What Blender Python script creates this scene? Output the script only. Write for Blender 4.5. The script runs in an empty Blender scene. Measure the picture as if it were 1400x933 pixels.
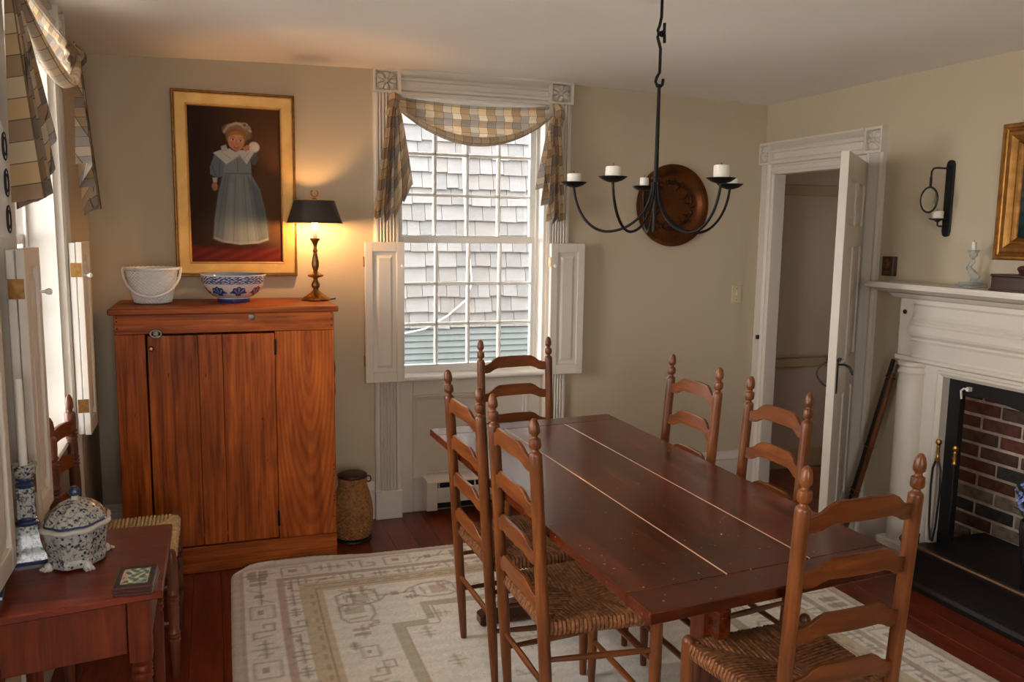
import bpy, bmesh, math, random
import numpy as np
from mathutils import Vector, Matrix
from math import sin, cos, pi, radians

random.seed(7)
SC = bpy.context.scene
COL = SC.collection

# ------------------------------------------------------------------ camera
F_PX = 1144.49
yaw, pitch, roll = radians(19.7104), radians(-7.46648), radians(0.79771)
fw = Vector((sin(yaw)*cos(pitch), cos(yaw)*cos(pitch), sin(pitch)))
rt = Vector((cos(yaw), -sin(yaw), 0)); up = rt.cross(fw)
r2 = rt*cos(roll) + up*sin(roll); u2 = -rt*sin(roll) + up*cos(roll)
cam = bpy.data.cameras.new('camera'); co = bpy.data.objects.new('camera', cam); COL.objects.link(co)
cam.sensor_width = 36; cam.lens = F_PX/1400*36; cam.clip_start = .02
co.matrix_world = Matrix(((r2.x, u2.x, -fw.x, 0), (r2.y, u2.y, -fw.y, 0), (r2.z, u2.z, -fw.z, 1.55), (0, 0, 0, 1)))
SC.camera = co
# ------------------------------------------------------------------ sky, light, exposure
SKY = 4.0
w = bpy.data.worlds.new('overcast_sky'); SC.world = w; w.use_nodes = True
bgn = w.node_tree.nodes['Background']; bgn.inputs[0].default_value = (1.0, .985, .965, 1); bgn.inputs[1].default_value = SKY
SC.view_settings.view_transform = 'Standard'; SC.view_settings.look = 'None'
SC.view_settings.exposure = 1.95; SC.view_settings.gamma = 1; SC.view_settings.use_curve_mapping = False
def portal(name, loc, rot, sx, sy):
    l = bpy.data.lights.new(name, 'AREA'); l.shape = 'RECTANGLE'; l.size = sx; l.size_y = sy
    l.cycles.is_portal = True
    o = bpy.data.objects.new(name, l); COL.objects.link(o); o.location = loc; o.rotation_euler = rot
XL, XR, D, ZC, YB = -.535, 3.175, 4.36, 2.345, -1.6
portal('window_portal', (1.34, D+.19, 1.5), (radians(-90), 0, 0), .84, 1.5)
portal('window_portal', (XL-.19, 3.06, 1.5), (0, radians(-90), 0), 1.5, .84)
portal('window_portal', (.125, YB-.19, 1.46), (radians(90), 0, 0), .85, 1.4)  # daylight portal of the added rear window
portal('window_portal', (XL-.19, 1.545, 1.5), (0, radians(-90), 0), 1.5, .84)

# ------------------------------------------------------------------ materials
def lerp(a, b, t): return a+(b-a)*t
def s2l(c):
    return tuple(((v/255/12.92) if v/255 <= .04045 else ((v/255+.055)/1.055)**2.4) for v in c)
MATS = {}
def newmat(name):
    m = bpy.data.materials.new(name); m.use_nodes = True; MATS[name] = m
    n = m.node_tree.nodes; return m, n, m.node_tree.links, n['Principled BSDF']
def plain(name, c, rough=.5, metal=0, bump=0, bscale=60, var=0, vscale=4, spec=.5, coat=0, trans=0, ior=1.45):
    m, n, l, p = newmat(name)
    p.inputs['Base Color'].default_value = (*c, 1); p.inputs['Roughness'].default_value = rough
    p.inputs['Metallic'].default_value = metal; p.inputs['Specular IOR Level'].default_value = spec
    p.inputs['Coat Weight'].default_value = coat; p.inputs['Transmission Weight'].default_value = trans; p.inputs['IOR'].default_value = ior
    tc = n.new('ShaderNodeTexCoord')
    if var:
        t = n.new('ShaderNodeTexNoise'); t.inputs['Scale'].default_value = vscale; t.inputs['Detail'].default_value = 5
        r = n.new('ShaderNodeValToRGB'); e = r.color_ramp.elements
        e[0].position = .3; e[1].position = .7
        e[0].color = (*[v*(1-var) for v in c], 1); e[1].color = (*[min(1, v*(1+var)) for v in c], 1)
        l.new(tc.outputs['Object'], t.inputs['Vector']); l.new(t.outputs[0], r.inputs[0]); l.new(r.outputs[0], p.inputs['Base Color'])
    if bump:
        t = n.new('ShaderNodeTexNoise'); t.inputs['Scale'].default_value = bscale; t.inputs['Detail'].default_value = 4
        b = n.new('ShaderNodeBump'); b.inputs['Strength'].default_value = bump; b.inputs['Distance'].default_value = .004
        l.new(tc.outputs['Object'], t.inputs['Vector']); l.new(t.outputs[0], b.inputs['Height']); l.new(b.outputs[0], p.inputs['Normal'])
    return m
def wood(name, c1, c2, axis='Z', rough=.4, sc=1.0, coat=0, bump=.25, rnd=.25, knots=0, stretch=12, streak=0, specks=0, spec=.4, cath=0):
    # procedural grain stretched along one axis, slow blotches, optional knots, pores and wear specks
    m, n, l, p = newmat(name)
    tc = n.new('ShaderNodeTexCoord'); mp = n.new('ShaderNodeMapping'); oi = n.new('ShaderNodeObjectInfo')
    s = [stretch*sc]*3; s['XYZ'.index(axis)] = 1.1*sc
    mp.inputs['Scale'].default_value = s
    ml = n.new('ShaderNodeMath'); ml.operation = 'MULTIPLY'; ml.inputs[1].default_value = 37.0
    l.new(oi.outputs['Random'], ml.inputs[0]); l.new(ml.outputs[0], mp.inputs['Location'])
    l.new(tc.outputs['Object'], mp.inputs['Vector'])
    t = n.new('ShaderNodeTexNoise'); t.inputs['Scale'].default_value = 2.2; t.inputs['Detail'].default_value = 7; t.inputs['Distortion'].default_value = .7
    t.inputs['Roughness'].default_value = .62
    l.new(mp.outputs[0], t.inputs['Vector'])
    r = n.new('ShaderNodeValToRGB'); e = r.color_ramp.elements; e[0].position = .32; e[1].position = .68
    e[0].color = (*c2, 1); e[1].color = (*c1, 1)
    l.new(t.outputs[0], r.inputs[0])
    out = r.outputs[0]
    # slow blotches
    t2 = n.new('ShaderNodeTexNoise'); t2.inputs['Scale'].default_value = 3.2*sc; t2.inputs['Detail'].default_value = 3
    l.new(tc.outputs['Object'], t2.inputs['Vector'])
    hv = n.new('ShaderNodeHueSaturation')
    mr = n.new('ShaderNodeMapRange'); mr.inputs[1].default_value = .25; mr.inputs[2].default_value = .75; mr.inputs[3].default_value = .72; mr.inputs[4].default_value = 1.2
    l.new(t2.outputs[0], mr.inputs[0])
    mr2 = n.new('ShaderNodeMapRange'); mr2.inputs[3].default_value = 1-rnd; mr2.inputs[4].default_value = 1+rnd
    l.new(oi.outputs['Random'], mr2.inputs[0])
    mm = n.new('ShaderNodeMath'); mm.operation = 'MULTIPLY'; l.new(mr.outputs[0], mm.inputs[0]); l.new(mr2.outputs[0], mm.inputs[1])
    l.new(mm.outputs[0], hv.inputs['Value']); l.new(out, hv.inputs['Color']); out = hv.outputs[0]
    if knots:
        mk = n.new('ShaderNodeMapping'); sk = [4.2*knots]*3; sk['XYZ'.index(axis)] = 2.2*knots; mk.inputs['Scale'].default_value = sk
        l.new(tc.outputs['Object'], mk.inputs['Vector'])
        v = n.new('ShaderNodeTexVoronoi'); v.inputs['Scale'].default_value = 1; l.new(mk.outputs[0], v.inputs['Vector'])
        rk = n.new('ShaderNodeValToRGB'); ek = rk.color_ramp.elements; ek[0].position = .05; ek[1].position = .15
        ek[0].color = (.12, .07, .05, 1); ek[1].color = (1, 1, 1, 1)
        l.new(v.outputs['Distance'], rk.inputs[0])
        mx = n.new('ShaderNodeMix'); mx.data_type = 'RGBA'; mx.blend_type = 'MULTIPLY'; mx.inputs[0].default_value = .85
        l.new(out, mx.inputs[6]); l.new(rk.outputs[0], mx.inputs[7]); out = mx.outputs[2]
    def mulmix(fac_out, lo, hi, c_lo, c_hi, blend, amt):
        nonlocal out
        rk = n.new('ShaderNodeValToRGB'); ek = rk.color_ramp.elements; ek[0].position = lo; ek[1].position = hi
        ek[0].color = (*c_lo, 1); ek[1].color = (*c_hi, 1); l.new(fac_out, rk.inputs[0])
        mx = n.new('ShaderNodeMix'); mx.data_type = 'RGBA'; mx.blend_type = blend; mx.inputs[0].default_value = amt
        l.new(out, mx.inputs[6]); l.new(rk.outputs[0], mx.inputs[7]); out = mx.outputs[2]
    if streak:
        ms_ = n.new('ShaderNodeMapping'); ss = [70*sc]*3; ss['XYZ'.index(axis)] = 1.6*sc; ms_.inputs['Scale'].default_value = ss
        l.new(mp.outputs[0], ms_.inputs['Vector']) if False else l.new(tc.outputs['Object'], ms_.inputs['Vector'])
        l.new(ml.outputs[0], ms_.inputs['Location'])
        t3 = n.new('ShaderNodeTexNoise'); t3.inputs['Scale'].default_value = 1.3; t3.inputs['Detail'].default_value = 4; l.new(ms_.outputs[0], t3.inputs['Vector'])
        mulmix(t3.outputs[0], .34, .56, (.62, .5, .4), (1.04, 1.02, 1.0), 'MULTIPLY', .8)
        md_ = n.new('ShaderNodeMapping'); sd_ = [40*sc]*3; sd_['XYZ'.index(axis)] = 14*sc; md_.inputs['Scale'].default_value = sd_
        l.new(tc.outputs['Object'], md_.inputs['Vector']); v2 = n.new('ShaderNodeTexVoronoi'); l.new(md_.outputs[0], v2.inputs['Vector']); v2.inputs['Scale'].default_value = .45
        mulmix(v2.outputs['Distance'], .03, .07, (.1, .05, .03), (1, 1, 1), 'MULTIPLY', .8)
    if cath:
        mc = n.new('ShaderNodeMapping'); mc.inputs['Scale'].default_value = (7.5, 1, 1.15); mc.inputs['Location'].default_value = (-2.55, 0, -1.15)
        l.new(tc.outputs['Object'], mc.inputs['Vector']); wv_ = n.new('ShaderNodeTexWave'); wv_.wave_type = 'RINGS'; wv_.rings_direction = 'Y'
        wv_.inputs['Scale'].default_value = 2.7; wv_.inputs['Distortion'].default_value = 2.2; wv_.inputs['Detail'].default_value = 2; wv_.inputs['Detail Scale'].default_value = .7
        l.new(mc.outputs[0], wv_.inputs['Vector']); mulmix(wv_.outputs['Color'], .1, .7, (.6, .48, .38), (1.05, 1.02, 1), 'MULTIPLY', .5)
    if specks:
        t4 = n.new('ShaderNodeTexNoise'); t4.inputs['Scale'].default_value = 75; t4.inputs['Detail'].default_value = 2; l.new(tc.outputs['Object'], t4.inputs['Vector'])
        mulmix(t4.outputs[0], .72, .75, (0, 0, 0), (.42, .30, .22), 'ADD', .8)
    l.new(out, p.inputs['Base Color'])
    p.inputs['Roughness'].default_value = rough; p.inputs['Coat Weight'].default_value = coat; p.inputs['Coat Roughness'].default_value = .2; p.inputs['Specular IOR Level'].default_value = spec
    b = n.new('ShaderNodeBump'); b.inputs['Strength'].default_value = bump; b.inputs['Distance'].default_value = .002
    l.new(t.outputs[0], b.inputs['Height']); l.new(b.outputs[0], p.inputs['Normal'])
    return m
def vcol(name, rough=.7, bump=0, bscale=300, spec=.4, coat=0):
    m, n, l, p = newmat(name)
    a = n.new('ShaderNodeAttribute'); a.attribute_name = 'Col'; l.new(a.outputs['Color'], p.inputs['Base Color'])
    p.inputs['Roughness'].default_value = rough; p.inputs['Specular IOR Level'].default_value = spec; p.inputs['Coat Weight'].default_value = coat
    if bump:
        tc = n.new('ShaderNodeTexCoord'); t = n.new('ShaderNodeTexNoise'); t.inputs['Scale'].default_value = bscale
        b = n.new('ShaderNodeBump'); b.inputs['Strength'].default_value = bump; b.inputs['Distance'].default_value = .004
        l.new(tc.outputs['Object'], t.inputs['Vector']); l.new(t.outputs[0], b.inputs['Height']); l.new(b.outputs[0], p.inputs['Normal'])
    return m
def plaid(name, pale=0):
    m, n, l, p = newmat(name)
    tc = n.new('ShaderNodeTexCoord'); sp = n.new('ShaderNodeSeparateXYZ'); l.new(tc.outputs['UV'], sp.inputs[0])
    def mth(op, a, b=None, c=None):
        q = n.new('ShaderNodeMath'); q.operation = op
        for i, v in enumerate((a, b, c)):
            if v is None: continue
            if isinstance(v, (int, float)): q.inputs[i].default_value = v
            else: l.new(v, q.inputs[i])
        return q.outputs[0]
    U = mth('DIVIDE', sp.outputs[0], .054); V = mth('DIVIDE', sp.outputs[1], .054)
    a = mth('MODULO', mth('FLOOR', U), 3); b = mth('MODULO', mth('FLOOR', V), 3)
    fac = mth('DIVIDE', mth('ADD', a, mth('MULTIPLY', b, 3)), 9)
    r = n.new('ShaderNodeValToRGB'); r.color_ramp.interpolation = 'CONSTANT'
    cols = [(222, 196, 154), (176, 146, 112), (204, 188, 166), (180, 156, 128), (146, 135, 125), (166, 156, 146), (226, 210, 182), (186, 157, 124), (168, 159, 150)]
    e = r.color_ramp.elements
    while len(e) < 9: e.new(.5)
    if pale: cols = [tuple(int(lerp(v, q, .55)) for v, q in zip(c, (228, 214, 190))) for c in cols]
    for i, c in enumerate(cols): e[i].position = i/9; e[i].color = (*s2l(c), 1)
    off = mth('ADD', fac, .03); l.new(off, r.inputs[0])
    ln = mth('MAXIMUM', mth('LESS_THAN', mth('FRACT', U), .05), mth('LESS_THAN', mth('FRACT', V), .05))
    mx = n.new('ShaderNodeMix'); mx.data_type = 'RGBA'; l.new(mth('MULTIPLY', ln, .75), mx.inputs[0]); l.new(r.outputs[0], mx.inputs[6]); mx.inputs[7].default_value = (.05, .045, .04, 1)
    l.new(mx.outputs[2], p.inputs['Base Color']); p.inputs['Roughness'].default_value = .85
    tr = n.new('ShaderNodeBsdfTranslucent'); l.new(mx.outputs[2], tr.inputs[0])
    ms = n.new('ShaderNodeMixShader'); ms.inputs[0].default_value = .5
    l.new(p.outputs[0], ms.inputs[1]); l.new(tr.outputs[0], ms.inputs[2]); l.new(ms.outputs[0], n['Material Output'].inputs[0])
    return m
def delft(name):
    m, n, l, p = newmat(name)
    tc = n.new('ShaderNodeTexCoord')
    v = n.new('ShaderNodeTexVoronoi'); v.inputs['Scale'].default_value = 85; l.new(tc.outputs['Object'], v.inputs['Vector'])
    t = n.new('ShaderNodeTexNoise'); t.inputs['Scale'].default_value = 75; t.inputs['Detail'].default_value = 5; t.inputs['Distortion'].default_value = 1.5; l.new(tc.outputs['Object'], t.inputs['Vector'])
    r1 = n.new('ShaderNodeValToRGB'); e = r1.color_ramp.elements; e[0].position = .2; e[1].position = .36; e[0].color = (.02, .03, .075, 1); e[1].color = (.42, .41, .37, 1)
    l.new(v.outputs['Distance'], r1.inputs[0])
    r2_ = n.new('ShaderNodeValToRGB'); e = r2_.color_ramp.elements; e[0].position = .36; e[1].position = .5; e[0].color = (.13, .16, .22, 1); e[1].color = (1, 1, 1, 1)
    l.new(t.outputs[0], r2_.inputs[0])
    mx = n.new('ShaderNodeMix'); mx.data_type = 'RGBA'; mx.blend_type = 'MULTIPLY'; mx.inputs[0].default_value = 1
    l.new(r1.outputs[0], mx.inputs[6]); l.new(r2_.outputs[0], mx.inputs[7]); l.new(mx.outputs[2], p.inputs['Base Color'])
    p.inputs['Roughness'].default_value = .25; p.inputs['Coat Weight'].default_value = .15
    return m

M_WALL = plain('wall_paint', s2l((194, 179, 154)), .85, bump=.08, bscale=90)
M_CEIL = plain('ceiling_paint', s2l((240, 234, 227)), .9, bump=.08, bscale=60)
M_TRIM = plain('trim_paint', s2l((216, 207, 194)), .45, bump=.05, bscale=40)
M_TRIMW = plain('white_trim_paint', s2l((236, 232, 224)), .4)
M_HALL = plain('hall_paint', s2l((196, 176, 156)), .9)
M_HALLT = plain('hall_trim_paint', s2l((178, 156, 122)), .6)
M_FLOOR = wood('floor_pine', s2l((130, 54, 28)), s2l((90, 32, 17)), 'Y', .3, 1.3, .12, .2, .14)
M_TABLE = wood('table_pine', s2l((108, 44, 17)), s2l((44, 15, 6)), 'Y', .2, 1.0, 0, .1, .12, knots=.55, specks=1, spec=.55)
M_TABLEX = wood('table_pine_crosswise', s2l((94, 40, 18)), s2l((54, 20, 9)), 'X', .24, 1.0, 0, .1, .1, specks=1, spec=.5)
M_TABLEZ = wood('table_pine_upright', s2l((104, 48, 22)), s2l((62, 25, 12)), 'Z', .35, 1.2, .1, .25, .1)
M_CHZ = wood('chair_maple_turned', s2l((128, 72, 32)), s2l((84, 42, 17)), 'Z', .33, 1.4, .05, .15, .12)
M_CHX = wood('chair_maple_slat', s2l((132, 72, 30)), s2l((88, 42, 16)), 'X', .36, 1.4, .0, .15, .12)
M_CHY = wood('chair_maple_rail', s2l((120, 66, 32)), s2l((82, 42, 19)), 'Y', .32, 1.4, .1, .15, .12)
M_DCHZ = wood('old_chair_wood', s2l((118, 64, 42)), s2l((78, 40, 25)), 'Z', .35, 1.4, .1, .15, .1)
M_RUSH = plain('brown_rush', s2l((134, 84, 48)), .6, var=.6, vscale=70, bump=.3, bscale=200)
M_RUSHP = plain('pale_rush', s2l((196, 164, 116)), .75, var=.3, vscale=70, bump=.3, bscale=200)
M_CUPZ = wood('cupboard_pine', s2l((196, 102, 34)), s2l((124, 53, 14)), 'Z', .45, .9, 0, .3, .13, knots=.8, streak=1, stretch=15, spec=.2)
M_CUPX = wood('cupboard_pine_crosswise', s2l((190, 101, 36)), s2l((120, 53, 16)), 'X', .45, .9, 0, .3, .1, knots=.8, streak=1, stretch=15, spec=.2)
M_CUPC = wood('cupboard_pine_cathedral', s2l((194, 102, 34)), s2l((142, 63, 18)), 'Z', .45, .9, 0, .3, .1, stretch=12, spec=.2, cath=1)
M_STAB = wood('side_table_cherry', s2l((116, 46, 25)), s2l((82, 28, 14)), 'X', .28, 1.6, 0, .15, .1, spec=.35)
M_STABZ = wood('side_table_cherry_upright', s2l((118, 50, 22)), s2l((76, 28, 12)), 'Z', .36, 1.6, 0, .15, .1, spec=.25)
M_IRON = plain('wrought_iron', (.012, .011, .010), .5, .6, bump=.15, bscale=80)
M_BLACK = plain('black_paint', (.008, .008, .009), .45, bump=.2, bscale=60)
M_BRASS = plain('brass', s2l((190, 150, 70)), .3, 1, var=.2, vscale=30)
M_OBRASS = plain('aged_brass', s2l((150, 112, 66)), .35, 1, var=.3, vscale=60)
M_STEEL = plain('old_steel', s2l((120, 112, 104)), .45, 1, var=.3, vscale=80)
M_GOLD = plain('gold_leaf', s2l((206, 160, 92)), .48, .6, var=.13, vscale=12, bump=.2, bscale=50)
M_GOLDD = plain('dark_gilding', s2l((120, 80, 34)), .4, .8, var=.4, vscale=30, bump=.3, bscale=60)
M_COPPER = plain('aged_copper', s2l((98, 54, 22)), .36, .7, var=.4, vscale=7, bump=.2, bscale=40)
M_COPPERD = plain('copper_relief_patina', s2l((62, 34, 16)), .4, .6, var=.5, vscale=40, bump=.2, bscale=80)
M_SHADE = plain('black_tole', (.045, .038, .032), .38, .2)
M_GILT = plain('shade_lining_gilt', s2l((210, 170, 100)), .5, .3)
M_CANDLE = plain('candle_wax', s2l((226, 220, 208)), .5)
M_WICK = plain('wick', (.02, .018, .015), .9)
M_WHITEB = plain('white_wicker', s2l((236, 236, 234)), .6, bump=.2, bscale=150)
M_WICKER = plain('brown_wicker', s2l((150, 104, 56)), .6, var=.4, vscale=70, bump=.3, bscale=160)
M_LEATHER = plain('dark_leather', s2l((56, 32, 24)), .45, bump=.2, bscale=100)
M_IVORY = plain('ivory_plastic', s2l((208, 194, 156)), .4)
M_HEATER = plain('heater_enamel', s2l((222, 216, 204)), .4, bump=.05)
M_BRICKS = [plain('firebrick_%s' % k, s2l(c), .85, var=.45, vscale=18, bump=.6, bscale=90) for k, c in
            (('red', (108, 62, 50)), ('brown', (92, 66, 56)), ('sooty', (66, 60, 58)), ('ashen', (134, 118, 102)))]
M_MORTAR = plain('mortar', s2l((196, 178, 162)), .9, bump=.5, bscale=120, var=.25, vscale=20)
M_SHING = [plain('weathered_shingle_%s' % k, s2l(c), .85, var=.12, vscale=9, bump=.5, bscale=45) for k, c in
           (('light', (84, 84, 85)), ('mid', (76, 76, 77)), ('warm', (80, 79, 78)))]
M_TEAL = plain('teal_clapboard', s2l((64, 72, 74)), .7, var=.15, vscale=6)
M_FDARK = plain('sheathing_wood', s2l((120, 118, 116)), .9)  # even grey backing behind shingles and clapboards
M_WHITEP = plain('white_paint', s2l((150, 150, 148)), .5)
M_GLASSY = plain('pressed_glass', s2l((225, 230, 228)), .12, trans=.75, ior=1.45, spec=.5)
M_LENS = plain('clear_lens_glass', (.95, .97, .95), .03, trans=1.0, ior=1.3)
M_BOXW = wood('dark_box_wood', s2l((78, 48, 40)), s2l((50, 30, 26)), 'Y', .35, 2)
M_GUNW = wood('gun_stock_walnut', s2l((120, 72, 42)), s2l((78, 44, 26)), 'Z', .35, 2)
M_PAPER = plain('paper', s2l((205, 205, 205)), .7)
M_BLUEB = plain('blue_cover', s2l((60, 80, 110)), .5)
M_GREEN = plain('leaf_green', s2l((54, 78, 40)), .5, var=.3, vscale=30)
M_BLOOM = plain('blue_petals', s2l((122, 136, 200)), .6, var=.3, vscale=50)
M_VASE = plain('black_vase_glaze', (.012, .012, .014), .25)
M_GROUND = plain('pale_bounce_ground', s2l((206, 202, 194)), .9, var=.1, vscale=3)  # unseen ground, tone made pale to bounce daylight onto the ceiling
M_LACE = plain('crochet_white', s2l((214, 208, 198)), .8)
M_LACED = plain('crochet_dark_thread', s2l((40, 36, 40)), .8)
M_PLAID = plaid('plaid_curtain_cloth')
M_PLAIDL = plaid('pale_plaid_reverse', 1)
M_LINING = plain('curtain_lining', s2l((232, 226, 214)), .85)
M_DELFT = delft('blue_white_delft')
M_DWHITE = plain('delft_white_glaze', s2l((190, 187, 178)), .18, coat=.5)
M_DBLUE = plain('delft_blue_glaze', s2l((44, 56, 92)), .18, coat=.5)
M_RUG = vcol('woven_rug', .95, .6, 260, .1)
M_OIL = vcol('oil_paint', .65, .15, 90, .12)
M_BOWL = vcol('blue_white_bowl_glaze', .15, 0, 1, .5, .5)
M_COAST = vcol('coaster_print', .3)
m, n, l, p = newmat('window_glass')
tb = n.new('ShaderNodeBsdfTransparent'); gy = n.new('ShaderNodeBsdfGlossy'); gy.inputs['Roughness'].default_value = .02
fr = n.new('ShaderNodeFresnel'); fr.inputs[0].default_value = 1.45; ms = n.new('ShaderNodeMixShader')
l.new(fr.outputs[0], ms.inputs[0]); l.new(tb.outputs[0], ms.inputs[1]); l.new(gy.outputs[0], ms.inputs[2]); l.new(ms.outputs[0], n['Material Output'].inputs[0])
M_PANE = m
m, n, l, p = newmat('lamp_bulb_glow')
p.inputs['Emission Color'].default_value = (1, .53, .2, 1); p.inputs['Emission Strength'].default_value = 185
M_BULB = m

# ------------------------------------------------------------------ mesh helpers
ID = lambda q: q
def curve(pts, n=5):
    """Catmull-Rom refinement of a polyline"""
    P = [Vector(q) for q in pts]; out = []
    for i in range(len(P)-1):
        p0, p1, p2, p3 = P[max(0, i-1)], P[i], P[i+1], P[min(len(P)-1, i+2)]
        for k in range(n):
            t = k/n; out.append(.5*((2*p1)+(p2-p0)*t+(2*p0-5*p1+4*p2-p3)*t*t+(3*p1-p0-3*p2+p3)*t**3))
    return out+[P[-1]]
class G:
    def __init__(s, f=None): s.v = []; s.F = []; s.uv = {}; s.f = f or ID; s.mi = []; s.cur = 0
    def add(s, vs, fs, uvs=None):
        b = len(s.v)
        for i, q in enumerate(vs):
            s.v.append(tuple(s.f(q)))
            if uvs: s.uv[b+i] = uvs[i]
        for t in fs: s.F.append(tuple(b+i for i in t)); s.mi.append(s.cur)
        return s
    def box(s, x0, x1, y0, y1, z0, z1):
        vs = [(x, y, z) for z in (z0, z1) for y in (y0, y1) for x in (x0, x1)]
        return s.add(vs, [(0, 2, 3, 1), (4, 5, 7, 6), (0, 1, 5, 4), (2, 6, 7, 3), (0, 4, 6, 2), (1, 3, 7, 5)])
    def prism(s, poly, ax, t0, t1):
        k = len(poly)
        mk = {'x': lambda a, b, t: (t, a, b), 'y': lambda a, b, t: (a, t, b), 'z': lambda a, b, t: (a, b, t)}[ax]
        vs = [mk(a, b, t0) for a, b in poly] + [mk(a, b, t1) for a, b in poly]
        return s.add(vs, [tuple(range(k))[::-1], tuple(range(k, 2*k))] + [(i, (i+1) % k, k+(i+1) % k, k+i) for i in range(k)])
    def lathe(s, prof, nseg=24, c=(0, 0), rfun=None, cap=True):
        vs, fs = [], []; rings = []
        for r, z in prof:
            if r < 1e-6: rings.append([len(vs)]); vs.append((c[0], c[1], z))
            else:
                rings.append(list(range(len(vs), len(vs)+nseg)))
                for i in range(nseg):
                    a = 2*pi*i/nseg; k = rfun(a, r, z) if rfun else (r, r)
                    vs.append((c[0]+k[0]*cos(a), c[1]+k[1]*sin(a), z))
        for A, B in zip(rings, rings[1:]):
            if len(A) == 1 and len(B) == 1: continue
            for i in range(nseg):
                j = (i+1) % nseg
                if len(A) == 1: fs.append((A[0], B[i], B[j]))
                elif len(B) == 1: fs.append((A[i], B[0], A[j]))
                else: fs.append((A[i], B[i], B[j], A[j]))
        if cap:
            for R in (rings[0], rings[-1]):
                if len(R) > 1: fs.append(tuple(R))
        return s.add(vs, fs)
    def tube(s, path, rad, nseg=8, cap=True, closed=False):
        P = [Vector(q) for q in path]; k = len(P); R = rad if isinstance(rad, (list, tuple)) else [rad]*k
        vs, fs = [], []; up_ = None
        for i in range(k):
            a = P[i-1] if (i > 0 or closed) else P[i]; b = P[(i+1) % k] if (i < k-1 or closed) else P[i]
            t = (b-a).normalized()
            if up_ is None: up_ = Vector((0, 0, 1)) if abs(t.z) < .9 else Vector((1, 0, 0))
            x = up_ - t*up_.dot(t)
            if x.length < 1e-5: x = t.orthogonal()
            x.normalize(); y = t.cross(x); up_ = x
            for j in range(nseg):
                an = 2*pi*j/nseg; vs.append(P[i] + (x*cos(an)+y*sin(an))*R[i])
        for i in range(k if closed else k-1):
            for j in range(nseg):
                a, b = i*nseg+j, i*nseg+(j+1) % nseg; i2 = (i+1) % k
                fs.append((a, b, i2*nseg+(j+1) % nseg, i2*nseg+j))
        if cap and not closed: fs += [tuple(range(nseg))[::-1], tuple(range((k-1)*nseg, k*nseg))]
        return s.add(vs, fs)
    def grid(s, fn, nu, nv, uvf=None):
        vs, uv = [], []
        for j in range(nv+1):
            for i in range(nu+1):
                vs.append(fn(i/nu, j/nv)); uv.append(uvf(i/nu, j/nv) if uvf else (i/nu, j/nv))
        W = nu+1
        return s.add(vs, [(j*W+i, j*W+i+1, (j+1)*W+i+1, (j+1)*W+i) for j in range(nv) for i in range(nu)], uv)
    def obj(s, name, mat, parent=None, loc=None, bev=0, smooth=40, recalc=True, seg=1, rot=None):
        me = bpy.data.meshes.new(name); me.from_pydata(s.v, [], s.F)
        ml = mat if isinstance(mat, list) else [mat]
        for q in ml: me.materials.append(q)
        if len(ml) > 1: me.polygons.foreach_set('material_index', s.mi)
        if s.uv:
            L = me.uv_layers.new(name='UVMap')
            for lp in me.loops: L.data[lp.index].uv = s.uv.get(lp.vertex_index, (0, 0))
        if bev or recalc:
            bm = bmesh.new(); bm.from_mesh(me)
            if recalc: bmesh.ops.recalc_face_normals(bm, faces=bm.faces)
            if bev:
                ed = [e for e in bm.edges if len(e.link_faces) == 2 and e.calc_face_angle(0) > .6]
                bmesh.ops.bevel(bm, geom=ed, offset=bev, segments=seg, affect='EDGES', profile=.5, clamp_overlap=True)
            bm.to_mesh(me); bm.free()
        if bev and seg == 1 and smooth > 30: smooth = 30
        if smooth:
            me.shade_smooth(); me.set_sharp_from_angle(angle=radians(smooth))
        o = bpy.data.objects.new(name, me); COL.objects.link(o)
        if parent: o.parent = parent
        if loc: o.location = loc
        if rot: o.rotation_euler = rot
        return o
def tag(o, label=None, cat=None, group=None, kind=None):
    if label: o['label'] = label
    if cat: o['category'] = cat
    if group: o['group'] = group
    if kind: o['kind'] = kind
    return o
def thing(name, label, cat, loc=(0, 0, 0), rz=0, group=None, kind=None, parent=None):
    o = bpy.data.objects.new(name, None); COL.objects.link(o); o.location = loc; o.rotation_euler = (0, 0, rz); o.empty_display_size = .05
    if parent: o.parent = parent
    return tag(o, label, cat, group, kind)
def dup(root, loc, rz, label, group=None):
    r = root.copy(); COL.objects.link(r); r.location = loc; r.rotation_euler = (0, 0, rz); r['label'] = label
    if group: r['group'] = group
    for ch in list(root.children):
        c = ch.copy(); COL.objects.link(c); c.parent = r
        for g in list(ch.children):
            d = g.copy(); COL.objects.link(d); d.parent = c
    return r
def share(o, loc, rot=None, scale=None):
    c = o.copy(); COL.objects.link(c); c.location = loc
    if rot: c.rotation_euler = rot
    if scale: c.scale = scale
    return c
def frame_piece(g, u0, u1, v0, v1, prof, mk):
    """mitred frame: prof = [(inset, depth)] closed; mk(u, v, d)"""
    k = len(prof); vs = []
    for cu, cv, su, sv in ((u0, v0, 1, 1), (u1, v0, -1, 1), (u1, v1, -1, -1), (u0, v1, 1, -1)):
        for i, d in prof: vs.append(mk(cu+su*i, cv+sv*i, d))
    fs = []
    for c in range(4):
        for i in range(k):
            j = (i+1) % k; a, b = c*k, ((c+1) % 4)*k
            fs.append((a+i, a+j, b+j, b+i))
    g.add(vs, fs)
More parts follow.
